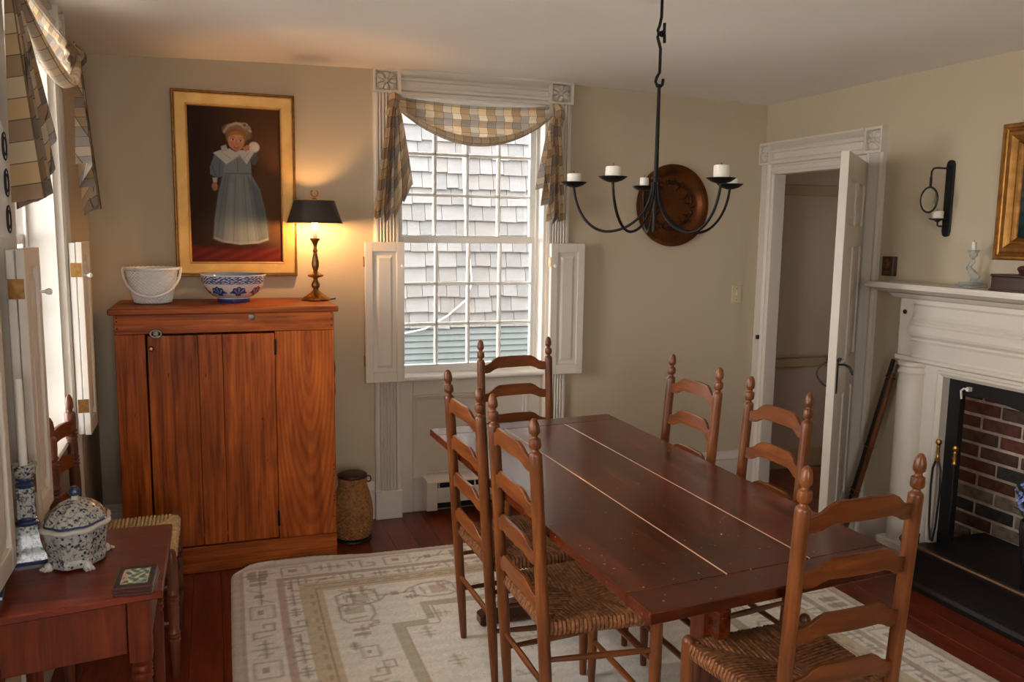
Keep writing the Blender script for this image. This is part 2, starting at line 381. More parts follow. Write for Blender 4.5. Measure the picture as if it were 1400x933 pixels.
def paint_obj(name, mat, P, cols, parent=None, close_u=False, smooth=True):
    """P: (nv, nu, 3) points, cols: (nv, nu, 3) linear colours"""
    nv, nu = P.shape[:2]
    me = bpy.data.meshes.new(name)
    idx = np.arange(nv*nu).reshape(nv, nu)
    if close_u: idx = np.concatenate([idx, idx[:, :1]], 1)
    q = np.stack([idx[:-1, :-1], idx[:-1, 1:], idx[1:, 1:], idx[1:, :-1]], -1).reshape(-1, 4)
    me.vertices.add(nv*nu); me.vertices.foreach_set('co', P.reshape(-1).astype(np.float32))
    me.loops.add(q.size); me.loops.foreach_set('vertex_index', q.reshape(-1).astype(np.int32))
    me.polygons.add(len(q)); me.polygons.foreach_set('loop_start', np.arange(0, q.size, 4, dtype=np.int32))
    me.update(calc_edges=True)
    a = me.color_attributes.new('Col', 'FLOAT_COLOR', 'POINT')
    a.data.foreach_set('color', np.concatenate([cols.reshape(-1, 3), np.ones((nv*nu, 1))], 1).reshape(-1).astype(np.float32))
    me.materials.append(mat)
    if smooth: me.shade_smooth()
    o = bpy.data.objects.new(name, me); COL.objects.link(o)
    if parent: o.parent = parent
    return o
def seg_dist(X, Y, a, b):
    ax, ay = a; bx, by = b; dx, dy = bx-ax, by-ay; L = dx*dx+dy*dy+1e-12
    t = np.clip(((X-ax)*dx+(Y-ay)*dy)/L, 0, 1)
    return np.hypot(X-ax-t*dx, Y-ay-t*dy)
def inpoly(X, Y, poly):
    ins = np.zeros(X.shape, bool); k = len(poly)
    for i in range(k):
        x0, y0 = poly[i]; x1, y1 = poly[(i+1) % k]
        if y0 == y1: continue
        c = ((y0 > Y) != (y1 > Y)) & (X < (x1-x0)*(Y-y0)/(y1-y0)+x0)
        ins ^= c
    return ins

# ================================================================== SETTING
# floor: sub-floor slab + individual boards running toward the window wall
fl = G().box(-.7, 5.3, YB-.2, 4.62, -.12, -.022).obj('floor', M_FLOOR, smooth=0); tag(fl, 'worn red-brown pine board floor', 'floor', kind='structure')
BW = .116
proto = G().box(-BW/2+.0004, BW/2-.0004, YB-.1, 4.60, -.021, 0).obj('floorboard', M_FLOOR, fl, (XL-.05+BW/2, 0, 0), bev=.001)
for i in range(1, 50):
    share(proto, (XL-.05+BW*(i+.5), 0, random.uniform(-.0008, 0)))
# ceiling, gently crowned as in the old room
def ceil(u, v):
    x, y = lerp(XL-.2, XR+.2, u), lerp(YB-.2, D+.2, v)
    return (x, y, 2.322+.036*max(0, sin(pi*min(1, max(0, (x-XL)/(XR-XL))))))
cg = G().grid(ceil, 24, 8); b0 = len(cg.v)
cg.box(XL-.2, XR+.2, YB-.2, D+.2, 2.40, 2.5)
tag(cg.obj('ceiling', M_CEIL, recalc=False), 'smooth pale plaster ceiling', 'ceiling', kind='structure')

# walls (solid boxes around the openings)
WT = .16
U0, U1, ZT = .93, 1.75, 2.235          # window opening of the far wall
TOPW = 2.42
g = G(); g.box(XL-WT, U0, D, D+WT, 0, TOPW); g.box(U1, XR, D, D+WT, 0, TOPW); g.box(U0, U1, D, D+WT, ZT, TOPW)
tag(g.obj('wall_back', M_WALL, smooth=0), 'cream painted wall behind the pine cupboard', 'wall', kind='structure')
OFF2, OFF3 = 1.72, .205
g = G(); ys = [YB-WT, U0+OFF3, U1+OFF3, U0+OFF2, U1+OFF2, D]
for a, b in ((0, 1), (2, 3), (4, 5)): g.box(XL-WT, XL, ys[a], ys[b], 0, TOPW)
for a, b in ((1, 2), (3, 4)): g.box(XL-WT, XL, ys[a], ys[b], ZT, TOPW)
tag(g.obj('wall_left', M_WALL, smooth=0), 'cream painted wall with windows at left', 'wall', kind='structure')
DY0, DY1, DZ = 3.49, 4.262, 1.925       # door opening
FY0, FY1, FZ = 1.85, 2.80, .85         # firebox opening
RT = .06
g = G(); g.box(XR, XR+RT, YB-WT, 1.62, 0, TOPW); g.box(XR, XR+RT, 1.62, 3.05, .99, TOPW); g.box(XR, XR+RT, 3.05, DY0, 0, TOPW)
g.box(XR, XR+RT, DY0, DY1, DZ, TOPW); g.box(XR, XR+RT, DY1, D+WT, 0, TOPW)
tag(g.obj('wall_right', M_WALL, smooth=0), 'cream painted wall above the fireplace', 'wall', kind='structure')
RW0, RW1 = -.30, .55                   # unseen window added behind the viewer for extra light
g = G(); g.box(XL, RW0, YB-WT, YB, 0, TOPW); g.box(RW1, XR, YB-WT, YB, 0, TOPW); g.box(RW0, RW1, YB-WT, YB, 0, .78); g.box(RW0, RW1, YB-WT, YB, 2.15, TOPW)
tag(g.obj('wall_rear', M_WALL, smooth=0), 'cream painted wall behind the viewer', 'wall', kind='structure')
# hall beyond the door
HY = 4.524
g = G(); g.box(XR+RT, 5.3, HY, HY+.1, 0, TOPW)
hall = tag(g.obj('wall_hall', M_HALL, smooth=0), 'dim beige hall wall seen through the doorway', 'wall', kind='structure')
G().box(XR+RT, 5.3, HY-.02, HY, 1.803, 1.872).obj('picture_rail', M_HALLT, hall, bev=.004)
g = G(); g.box(XR+RT, 5.3, HY-.018, HY, .685, .75); g.box(XR+RT, 5.3, HY-.03, HY, .75, .772); g.obj('chair_rail', M_HALLT, hall, bev=.004)
G().box(XR+RT, 5.3, HY-.015, HY, 0, .13).obj('hall_baseboard', M_HALLT, hall, bev=.004)
tag(G().box(XR+RT, 5.3, 3.2, HY+.1, 2.3, 2.42).obj('ceiling_hall', M_CEIL, smooth=0), 'hall ceiling beyond the doorway', 'ceiling', kind='structure')
tag(G().box(5.2, 5.3, 3.2, HY, 0, 2.3).obj('wall_hall_end', M_HALL, smooth=0), 'end wall of the hall', 'wall', kind='structure')

g = G(); g.box(XR+RT, 4.4, 3.1, 3.2, 0, TOPW); g.box(4.6, 5.3, 3.1, 3.2, 0, TOPW); g.box(4.4, 4.6, 3.1, 3.2, 0, 1.3); g.box(4.4, 4.6, 3.1, 3.2, 1.75, TOPW)  # small opening added in this unseen wall to let light into the hall
tag(g.obj('wall_hall_near', M_HALL, smooth=0), 'hall wall behind the fireplace', 'wall', kind='structure')
# baseboards: board with moulded cap
def baseboard(name, f, a, b, label):
    prof = [(0, 0), (.016, 0), (.016, .15), (.022, .155), (.022, .166), (.012, .178), (.012, .19), (.006, .205), (0, .205)]
    g = G(f); k = len(prof)
    g.add([(a, d, z) for d, z in prof]+[(b, d, z) for d, z in prof], [tuple(range(k)), tuple(range(k, 2*k))]+[(i, (i+1) % k, k+(i+1) % k, k+i) for i in range(k)])
    tag(g.obj(name, M_TRIM, smooth=30), label, 'baseboard', kind='structure')
fB = lambda q: (q[0], D-q[1], q[2])
fLw = lambda q: (XL+q[1], q[0], q[2])
fRw = lambda q: (XR-q[1], q[0], q[2])
baseboard('baseboard_back', fB, XL, .785, 'white moulded baseboard between left corner and window')
baseboard('baseboard_back_right', fB, 1.885, XR, 'white moulded baseboard between window and right corner')
baseboard('baseboard_left', fLw, 3.615, D, 'white moulded baseboard in the left corner')
baseboard('baseboard_right', fRw, 3.13, 3.365, 'white moulded baseboard between door and fireplace')
tag(G().box(XR-.03, XR+RT+.01, DY0, DY1, 0, .012).obj('trim_1', M_CHY, bev=.004), 'brown wooden threshold in the doorway', 'threshold', kind='structure')

# ------------------------------------------------------------------ windows
def rosette(g, u0, u1, z0, z1, d):
    """square block face with carved flower"""
    def fn(s, t):
        x, y = s*2-1, t*2-1; r = math.hypot(x, y); a = math.atan2(y, x); h = 0
        m = max(abs(x), abs(y))
        if m > .78: h = .008
        else:
            pet = abs(cos(4*a)); h = -.018+.024*(pet**.6)*max(0, sin(pi*min(1, r/.88)))**.8+(.022*(1-(r/.22)**2) if r < .22 else 0)+(.008*abs(cos(12*a)) if .25 < r < .9 else 0)
            if m > .70: h = -.018
        return (lerp(u0, u1, s), d+h, lerp(z0, z1, t))
    g.grid(fn, 40, 40)
    for a, b in (((u0, u0), (z0, z1)), ((u1, u1), (z0, z1))): g.add([(a[0], 0, b[0]), (a[0], 0, b[1]), (a[0], d+.01, b[1]), (a[0], d+.01, b[0])], [(0, 1, 2, 3)])
    for z in (z0, z1): g.add([(u0, 0, z), (u1, 0, z), (u1, d+.01, z), (u0, d+.01, z)], [(0, 1, 2, 3)])
def fluted(g, u0, u1, z0, z1, d):
    """pilaster with reeds"""
    pts = [(u0, 0), (u0, d*.75), (u0+.012, d), (u0+.022, d)]
    n = 5; a, b = u0+.026, u1-.026
    for i in range(n):
        s, e = lerp(a, b, i/n), lerp(a, b, (i+1)/n); w_ = e-s
        pts += [(s, d-.013), (s+w_*.18, d-.004), (s+w_*.5, d+.001), (s+w_*.82, d-.004), (e, d-.013)]
    pts += [(u1-.022, d), (u1-.012, d), (u1, d*.75), (u1, 0)]
    k = len(pts)
    g.add([(u, q, z) for z in (z0, z1) for u, q in pts], [tuple(range(k)), tuple(range(k, 2*k))]+[(i, (i+1) % k, k+(i+1) % k, k+i) for i in range(k)])
def hmould(g, u0, u1, prof):
    k = len(prof)
    g.add([(u, d, z) for u in (u0, u1) for d, z in prof], [tuple(range(k)), tuple(range(k, 2*k))]+[(i, (i+1) % k, k+(i+1) % k, k+i) for i in range(k)])
def sash(root, f, dd, z0, z1, name, rails=(.045, .04)):
    st = .042
    g = G(f); g.box(U0, U0+st, dd-.035, dd, z0, z1); g.box(U1-st, U1, dd-.035, dd, z0, z1)
    g.box(U0+st, U1-st, dd-.035, dd, z0, z0+rails[0]); g.box(U0+st, U1-st, dd-.035, dd, z1-rails[1], z1)
    s = g.obj(name, M_TRIMW, root, bev=.003)
    a, b, c, e = U0+st, U1-st, z0+rails[0], z1-rails[1]
    g = G(f); mw = .009
    for i in (1, 2, 3):
        u = lerp(a, b, i/4); g.prism([(u-mw, dd-.03), (u+mw, dd-.03), (u+mw, dd-.012), (u+mw*.4, dd-.002), (u-mw*.4, dd-.002), (u-mw, dd-.012)], 'z', c, e)
    for i in (1, 2):
        z = lerp(c, e, i/3); g.prism([(dd-.03, z-mw), (dd-.012, z-mw), (dd-.002, z-mw*.4), (dd-.002, z+mw*.4), (dd-.012, z+mw), (dd-.03, z+mw)], 'x', a, b)
    g.obj('muntin_grid', M_TRIMW, s)
    for i in range(4):
        for j in range(3):
            q = G(f); q.box(lerp(a, b, i/4)+mw, lerp(a, b, (i+1)/4)-mw, dd-.023, dd-.020, lerp(c, e, j/3)+mw, lerp(c, e, (j+1)/3)-mw)
            q.obj('pane', M_PANE, s, smooth=0)
def shutter(root, f, u0, u1, knob_u, hinge_u, d0=.036):
    z0, z1 = .757, 1.488; t = .021
    inner = G(f); inner.box(u0+.004, u1-.004, d0, d0+t, z0+.002, z1-.002); inner.obj('folded_inner_leaf', M_TRIMW, root, bev=.003)
    a = d0+t+.003; b = a+t
    g = G(f); s = .04
    g.box(u0, u0+s, a, b, z0, z1); g.box(u1-s, u1, a, b, z0, z1); g.box(u0+s, u1-s, a, b, z0, z0+.055); g.box(u0+s, u1-s, a, b, z1-.05, z1)
    lf = g.obj('shutter_leaf', M_TRIM, root, bev=.002)
    g = G(f); q0, q1, r0, r1 = u0+s, u1-s, z0+.055, z1-.05
    g.add([(q0, b-.012, r0), (q1, b-.012, r0), (q1, b-.012, r1), (q0, b-.012, r1), (q0+.02, b-.011, r0+.02), (q1-.02, b-.011, r0+.02), (q1-.02, b-.011, r1-.02), (q0+.02, b-.011, r1-.02),
           (q0+.032, b-.003, r0+.034), (q1-.032, b-.003, r0+.034), (q1-.032, b-.003, r1-.034), (q0+.032, b-.003, r1-.034)],
          [(0, 1, 5, 4), (1, 2, 6, 5), (2, 3, 7, 6), (3, 0, 4, 7), (4, 5, 9, 8), (5, 6, 10, 9), (6, 7, 11, 10), (7, 4, 8, 11), (8, 9, 10, 11)])
    g.obj('raised_panel', M_TRIM, lf, smooth=0)
    k = G(f); prof = [(.0, b+.03), (.007, b+.028), (.010, b+.022), (.008, b+.015), (.004, b+.010), (.0045, b), (.0, b)]
    ring = [(knob_u+r*cos(2*pi*i/12), z, 1.365+r*sin(2*pi*i/12)) for r, z in prof for i in range(12)]
    k.add(ring, [(j*12+i, j*12+(i+1) % 12, (j+1)*12+(i+1) % 12, (j+1)*12+i) for j in range(len(prof)-1) for i in range(12)])
    k.obj('white_knob', M_TRIMW, lf)
    for z in (.87, 1.385):
        h = G(f); e = .0025 if hinge_u > (u0+u1)/2 else -.0025
        h.box(min(hinge_u, hinge_u+e), max(hinge_u, hinge_u+e), d0+.004, b-.004, z-.026, z+.026)
        for zz in (-.017, .017):
            for dd_ in (d0+.012, b-.012): h.box(min(hinge_u, hinge_u+e*1.5), max(hinge_u, hinge_u+e*1.5), dd_-.0025, dd_+.0025, z+zz-.0025, z+zz+.0025)
        h.obj('brass_hinge', M_OBRASS, lf)
def window(name, f, label, detail=True):
    root = thing(name, label, 'window', f((1.34, 0, 0)), kind='structure')
    loc = Vector(root.location)
    F = lambda q: Vector(f(q))-loc
    for a, b in ((.79, U0-.003), (U1, 1.882)):
        g = G(F); fluted(g, a, b, .155, 2.242, .032); g.obj('fluted_pilaster', M_TRIM, root, smooth=25)
        G(F).box(a-.004, b+.004, 0, .042, 0, .155).obj('plinth_block', M_TRIM, root, bev=.003)
        g = G(F); rosette(g, a-.004, b+.003, 2.238, 2.357, .036); g.obj('rosette_block', M_TRIM, root, smooth=50)
    g = G(F); hmould(g, U0-.003, U1, [(0, 2.235), (.024, 2.235), (.024, 2.247), (.014, 2.249), (.014, 2.254), (.032, 2.258), (.036, 2.266), (.032, 2.274), (.014, 2.278), (.014, 2.304), (.028, 2.308), (.028, 2.316), (.018, 2.319), (.018, 2.324), (.036, 2.33), (.052, 2.342), (.058, 2.347), (.058, 2.357), (0, 2.357)])
    g.obj('head_casing', M_TRIM, root, smooth=25)
    g = G(F)       # reveal lining and stops
    for a, b in ((U0, U0+.012), (U1-.012, U1)): g.box(a, b, -.16, 0, .75, ZT)
    g.box(U0, U1, -.16, 0, ZT-.012, ZT); g.obj('reveal_lining', M_TRIMW, root, smooth=0)
    for a, b in ((U0, U0+.026), (U1-.026, U1)): G(F).box(a, b, -.10, -.088, .78, ZT-.012).obj('sash_stop', M_TRIMW, root, bev=.003)
    sash(root, F, -.10, .762, 1.515, 'lower_sash', (.05, .034))
    sash(root, F, -.136, 1.488, 2.224, 'upper_sash', (.034, .045))
    g = G(F); hmould(g, U0-.003, U1, [(-.16, .742), (.006, .742), (.018, .748), (.022, .757), (.018, .766), (.006, .77), (-.09, .772), (-.16, .76)]); g.obj('window_stool', M_TRIMW, root, smooth=30)
    # panel below
    g = G(F); g.box(U0, U1, -.16, -.055, 0, .742); g.box(U0, U0+.075, -.055, -.03, 0, .742); g.box(U1-.075, U1, -.055, -.03, 0, .742); g.box(U0+.075, U1-.075, -.055, -.03, .655, .742); g.box(U0+.075, U1-.075, -.055, -.03, 0, .19)
    pn = g.obj('apron_panel', M_TRIM, root, bev=.003)
    g = G(F); frame_piece(g, U0+.075, U1-.075, .19, .655, [(0, -.055), (0, -.028), (.008, -.028), (.014, -.04), (.022, -.042), (.026, -.05), (.026, -.055)], lambda u, v, d: (u, d, v))
    g.obj('panel_moulding', M_TRIM, pn, smooth=25)
    shutter(root, F, .732, .936, .922, .732)
    shutter(root, F, 1.757, 1.958, 1.772, 1.757)
    return root
fW2 = lambda q: (XL+q[1], q[0]+OFF2, q[2])
fW3 = lambda q: (XL+q[1], q[0]+OFF3, q[2])
window('window_1', fB, 'white twelve-over-twelve sash window in the far wall, facing grey shingles')
window('window_2', fW2, 'bright white sash window with folded shutters in the left wall')
window('window_3', fW3, 'near left-wall window, only its shutter end in view')
# plain sash window added behind the viewer to brighten the room's left side
r4 = thing('added_rear_window', 'unseen sash window added in the rear wall for light', 'window', ((RW0+RW1)/2, YB, 0), kind='structure')
g = G()
for x in (-.425, -.02, .385): g.box(x, x+.04, -.12, -.08, .78, 2.15)
for z in (.78, 1.445, 2.11): g.box(-.425, .425, -.12, -.08, z, z+.04)
g.obj('added_window_frame', M_TRIMW, r4, bev=.003)
# ------------------------------------------------------------------ door
dr = thing('door_1', 'white panelled door standing open into the room, with moulded casing', 'door', (XR, (DY0+DY1)/2, 0), kind='structure')
F = lambda q: Vector((-q[1], q[0]-(DY0+DY1)/2, q[2]))
for a, b in ((3.375, 3.487), (4.268, 4.358)):
    g = G(F); fluted(g, a, b, 0, 1.968, .03); g.obj('fluted_pilaster', M_TRIM, dr, smooth=25)
for a, b in ((3.37, 3.49), (4.264, 4.359)):
    g = G(F); rosette(g, a, b, 1.966, 2.093, .036); g.obj('rosette_block', M_TRIM, dr, smooth=50)
g = G(F); hmould(g, 3.49, 4.264, [(0, 1.925), (.022, 1.925), (.022, 1.95), (.012, 1.953), (.012, 1.962), (.032, 1.968), (.036, 1.98), (.032, 1.99), (.014, 1.995), (.014, 2.03), (.028, 2.036), (.028, 2.046), (.016, 2.05), (.016, 2.056), (.036, 2.066), (.05, 2.078), (.054, 2.082), (.054, 2.092), (0, 2.092)]); g.obj('head_casing', M_TRIM, dr, smooth=25)
g = G(F); g.box(DY0-.005, DY0+.018, -RT-.01, .014, 0, DZ); g.box(DY1-.018, DY1+.022, -RT-.01, .014, 0, DZ); g.box(DY0, DY1, -RT-.01, .014, DZ-.018, DZ+.002); g.obj('door_jamb', M_TRIM, dr, bev=.003)
G(F).box(4.285, 4.301, .026, .046, .915, .94).obj('latch_keeper', M_BLACK, dr, bev=.002)
hx, hy = -.022, 3.497-(DY0+DY1)/2
ang = math.atan2(3.02-3.497, 2.615-3.153); LW = .735
ca, sa = cos(ang), sin(ang)
Fd = lambda q: Vector((hx+q[0]*ca-q[1]*sa, hy+q[0]*sa+q[1]*ca, q[2]))
g = G(Fd); T = .018
st = .105
cols_ = [(0, st), (.315, .40), (LW-st, LW)]
rows = [(.012, .22), (.80, .96), (1.50, 1.60), (1.80, 1.918)]
for a, b in cols_: g.box(a, b, -T, T, .012, 1.918)
for a, b in rows:
    for c, e in ((st, .315), (.40, LW-st)): g.box(c, e, -T, T, a, b)
leaf = g.obj('door_leaf', M_TRIM, dr, bev=.002)
for (a0, a1), (b0, b1) in zip(rows, rows[1:]):
    for c, e in ((st, .315), (.40, LW-st)):
        g = G(Fd); q = .03
        for sg in (-1, 1):
            P = [(c, sg*.006, a1), (e, sg*.006, a1), (e, sg*.006, b0), (c, sg*.006, b0), (c+q, sg*.013, a1+q), (e-q, sg*.013, a1+q), (e-q, sg*.013, b0-q), (c+q, sg*.013, b0-q)]
            g.add(P, [(0, 1, 5, 4), (1, 2, 6, 5), (2, 3, 7, 6), (3, 0, 4, 7), (4, 5, 6, 7)])
        g.obj('door_panel', M_TRIM, leaf, smooth=0)
SGN = -1 if Fd((.5, -1, 0)).x < Fd((.5, 1, 0)).x else 1
for sg in (-1, 1):
    g = G(Fd); x0 = LW-.05
    g.box(x0-.014, x0+.014, min(sg*T, sg*(T+.004)), max(sg*T, sg*(T+.004)), .84, 1.0)
    if sg == SGN: g.tube([(x0, sg*(T+.002+.05*sin(pi*k/14)**.8), lerp(.985, .865, k/14)) for k in range(15)], .0038, 8)
    else: g.tube([(x0, sg*(T+.002), .972), (x0, sg*(T+.03), .974), (x0+.004, sg*(T+.05), .966), (x0+.006, sg*(T+.062), .945), (x0+.006, sg*(T+.066), .93)], [.004, .006, .0065, .006, .004], 8)
    g.box(x0-.03, x0+.03, min(sg*T, sg*(T+.012)), max(sg*T, sg*(T+.012)), .99, 1.0)
    g.obj('latch_handle', M_BLACK, leaf)
for z in (.25, 1.72):
    G(Fd).tube([(-.004, -.02, z-.045), (-.004, -.02, z+.045)], .006, 8).obj('butt_hinge', M_BLACK, dr)

# ------------------------------------------------------------------ fireplace
fp = thing('fireplace', 'white painted fireplace with heavy moulded mantel and sooty brick firebox', 'fireplace', (XR, 2.33, 0))
F = lambda q: Vector((-q[1], q[0]-2.33, q[2]))       # q = (y, distance into the room, z)
YA, YZ = 1.52, 3.141                                 # outer edges of the surround
g = G(F)
hmould(g, YA-.08, YZ+.10, [(0, 1.285), (.10, 1.285), (.13, 1.292), (.15, 1.303), (.19, 1.306), (.205, 1.312), (.208, 1.325), (.203, 1.336), (0, 1.336)])
sh = g.obj('mantel_shelf', M_TRIM, fp, smooth=25)
hm = G(F); hmould(hm, YA-.03, YZ+.03, [(0, 1.262), (.085, 1.262), (.105, 1.272), (.125, 1.286), (0, 1.286)]); hm.obj('bed_moulding', M_TRIM, fp, smooth=25)
prof = [(0, .965), (.078, .965), (.09, .972), (.09, .985), (.080, .992), (.078, 1.0), (.086, 1.06), (.094, 1.072), (.088, 1.08), (.096, 1.088), (.106, 1.094), (.112, 1.108), (.112, 1.124), (.106, 1.138), (.096, 1.145),
        (.1, 1.152), (.092, 1.160), (.098, 1.167), (.09, 1.176), (.084, 1.19), (.084, 1.232), (.095, 1.242), (.095, 1.262), (0, 1.262)]
g = G(F); hmould(g, 1.62, 3.045, prof); g.obj('frieze', M_TRIM, fp, smooth=10)
for a, b in ((3.045, YZ), (YA, 1.62)):
    bl = G(F); bl.box(a, b, 0, .075, .99, 1.262); bl.box(a-.006, b+.006, 0, .085, .968, .99); q = bl.obj('pilaster_block', M_TRIM, fp, bev=.003)
k = G(F); k.lathe([(0, -.006), (.009, -.004), (.012, .0), (.010, .006), (0, .008)], 12); 
kk = G(lambda q: F((3.105+q[0], .08+q[2], 1.197+q[1]))); kk.lathe([(.0, -.004), (.008, -.004), (.011, .001), (.008, .006), (0, .007)], 14); kk.obj('black_knob', M_BLACK, fp)
for yc in (3.04, 1.63):
    c = G(F)
    def rf(a, r, z): return (r, r)
    vs = G(lambda q: F((yc+q[0], .068+q[1], q[2]))); vs.lathe([(.066, .10), (.066, .86), (.062, .905), (.066, .912), (.070, .918), (.066, .926), (.062, .932), (.062, .944), (.070, .952), (.070, .968)], 28)
    vs.obj('round_column', M_TRIM, fp, smooth=35)
    G(F).box(yc-.08, yc+.08, 0, .145, 0, .10).obj('column_base', M_TRIM, fp, bev=.005)
for a, b, c in ((2.872, 3.10, 0), (1.56, 1.79, 0), (1.79, 2.872, .931)): G(F).box(a, b, 0, .066, c, .968).obj('surround_board', M_TRIM, fp, smooth=0)
g = G(F); frame_piece(g, 1.79, 2.872, -.4, .931, [(-.018, .066), (-.018, .082), (-.008, .086), (0, .078), (.008, .072), (.008, .03), (-.018, .03)], lambda u, v, d: (u, d, max(v, .002))); g.obj('inner_moulding', M_TRIM, fp, smooth=25)
# black facing with slightly ragged lintel edge
for a, b in ((FY1, 2.872), (1.79, FY0)): G(F).box(a, b, 0, .03, 0, .93).obj('black_facing', M_BLACK, fp, smooth=0)
g = G(F)
pl = [(FY0, .93), (FY1, .93)]+[(lerp(FY1, FY0, i/12), FZ+.012*sin(i*1.1)-.006*random.random()) for i in range(13)]
g.add([(a, .03, b) for a, b in pl]+[(a, -.02, b) for a, b in pl], [tuple(range(len(pl))), tuple(range(len(pl), 2*len(pl)))]+[(i, (i+1) % len(pl), len(pl)+(i+1) % len(pl), len(pl)+i) for i in range(len(pl))])
g.obj('black_lintel', M_BLACK, fp, smooth=0)
g = G(F); g.tube([(2.79, .034, .835), (2.786, .046, .872), (2.772, .048, .884), (2.748, .046, .886)], .0045, 8); g.box(2.742, 2.756, .03, .052, .876, .894); g.obj('white_hook_mark', M_TRIMW, fp)  # small white mark at the lintel corner, built as a made-up hook
# firebox: mortar shell with single bricks
BX = .275                                            # depth behind the wall face
g = G(F); g.box(FY0-.12, FY1+.4, -BX-.08, -BX+.020, 0, 1.3); g.box(FY1+.33, FY1+.4, -BX, 0, 0, 1.3); g.box(FY0-.33, FY0-.05, -BX, 0, 0, 1.3); g.box(FY0-.12, FY1+.12, -BX, 0, 1.0, 1.3)
box = g.obj('firebox_lining', M_MORTAR, fp, smooth=0)
bl_, bh, bd = .203, .057, .05
protos = []
for m_ in M_BRICKS:
    protos.append(None)
z = .02; row = 0
yrow0, yrow1 = FY0-.1, FY1+.33
while z < .98:
    y = yrow1-(0 if row % 2 else bl_*.5)
    while y > yrow0:
        a = max(y-bl_, yrow0)
        low = z < .34
        mi = random.choices(range(4), (0, .1, .15, .8) if low else (.42, .3, .28, .0) if z < .72 else (.2, .25, .55, 0))[0]
        if y-a > .03:
            if y-a > bl_-.001 and protos[mi] is not None:
                o = share(protos[mi], F((y-bl_/2, -BX+random.uniform(-.003, .003), z)))
            else:
                q = G(); q.box(-.025, .025, -(y-a)/2, (y-a)/2, 0, bh)
                o = q.obj('brick', M_BRICKS[mi], box, F(((a+y)/2, -BX+random.uniform(-.003, .003), z)), bev=.004)
                if y-a > bl_-.001: protos[mi] = o
        y = a-.011
    z += bh+.0125; row += 1
# angled side bricks are hidden by the facing; hearth slab
G(F).box(1.80, 2.86, -BX-.01, .02, 0, .155).obj('hearth_slab', M_BLACK, fp, bev=.004)
# fender round the hearth
fd = thing('fender', 'black metal hearth fender with rounded corner and thin brown top rail', 'fender', (XR-.18, 2.33, 0))
def fpath(off, n=8, y0=1.80, y1=2.86):
    R = .08; xo = .285+off
    pts = [(y1+off, .152)]
    for i in range(n+1):
        a = i/n*pi/2; pts.append((y1+off-(R)*(1-cos(a)), xo-R+R*sin(a)))
    for i in range(n+1):
        a = pi/2-i/n*pi/2; pts.append((y0-off+R*(1-cos(a)), xo-R+R*sin(a)))
    pts.append((y0-off, .152)); return pts
def fband(prof, name, mat, parent):
    P = [fpath(o) for o, z_ in prof]; n_ = len(P[0]); k = len(prof)
    g = G(lambda q: Vector((.18-q[1], q[0]-2.33, q[2])))
    vs = [(P[i][j][0], P[i][j][1], prof[i][1]) for j in range(n_) for i in range(k)]
    g.add(vs, [(j*k+i, j*k+(i+1) % k, (j+1)*k+(i+1) % k, (j+1)*k+i) for j in range(n_-1) for i in range(k)]+[tuple(range(k)), tuple(range((n_-1)*k, n_*k))])
    return g.obj(name, mat, parent, smooth=35)
fband([(0, .0), (.012, .0), (.012, .02), (.004, .03), (0, .04), (0, .165), (.006, .175), (.006, .188), (-.012, .188), (-.012, 0)], 'fender_band', M_BLACK, fd)
fband([(.010, .188), (.012, .194), (.008, .201), (-.010, .201), (-.016, .194), (-.014, .188)], 'top_rail', plain('brown_rail_metal', s2l((92, 70, 52)), .4, .7), fd)
G(lambda q: Vector((.18-q[1], q[0]-2.33, q[2]))).box(1.83, 2.83, .022, .265, 0, .157).obj('hearth_tray', M_BLACK, fd, bev=.004)
fband([(-.05, .157), (-.035, .165), (-.05, .172), (-.075, .172), (-.09, .165), (-.075, .157)], 'inner_rail', M_BLACK, fd)

# ------------------------------------------------------------------ outdoors
nb = thing('neighbor_house', 'weathered grey shingled house wall with teal clapboards seen through the far window', 'house', (2.0, 7.0, -.5))
bk = G().box(-1.6, 2.4, .03, .3, 0, 3.9).obj('sheathing', M_FDARK, nb, smooth=0)
shp = []
zc, rowi = 1.215, 0
while zc < 3.55:
    x = -1.25+random.uniform(0, .1)
    while x < 1.45:
        wd = random.uniform(.10, .20); tilt = random.uniform(-.006, .006)
        q = G(); z1_ = .145; e = random.uniform(-.008, .008)
        q.add([(0, -.020, e), (wd-.004, -.020, e+tilt), (wd-.004, .010, z1_), (0, .010, z1_), (0, .03, e), (wd-.004, .03, e+tilt), (wd-.004, .03, z1_), (0, .03, z1_)],
              [(0, 1, 2, 3), (4, 7, 6, 5), (0, 4, 5, 1), (1, 5, 6, 2), (2, 6, 7, 3), (3, 7, 4, 0)])
        q.obj('shingle', random.choice(M_SHING), bk, (x, 0, zc), smooth=0); x += wd
    zc += .132; rowi += 1
zc = .30
while zc < 1.2:
    q = G(); q.add([(-1.6, -.012, 0), (2.4, -.012, 0), (2.4, .004, .05), (-1.6, .004, .05), (-1.6, .03, 0), (2.4, .03, 0), (2.4, .03, .05), (-1.6, .03, .05)],
                   [(0, 1, 2, 3), (4, 7, 6, 5), (0, 4, 5, 1), (1, 5, 6, 2), (2, 6, 7, 3), (3, 7, 4, 0)])
    q.obj('clapboard', M_TEAL, bk, (0, 0, zc), smooth=0); zc += .0515+random.uniform(0, .003)
cb = G().tube([(.02, -.05, 2.95), (.03, -.05, 2.5), (.06, -.045, 2.05), (.10, -.045, 1.75), (.115, -.04, 1.6), (.06, -.04, 1.45), (-.10, -.04, 1.32), (-.30, -.035, 1.21), (-.52, -.03, 1.17)], .007, 6)
cb.obj('hanging_cable', M_WHITEP, nb)
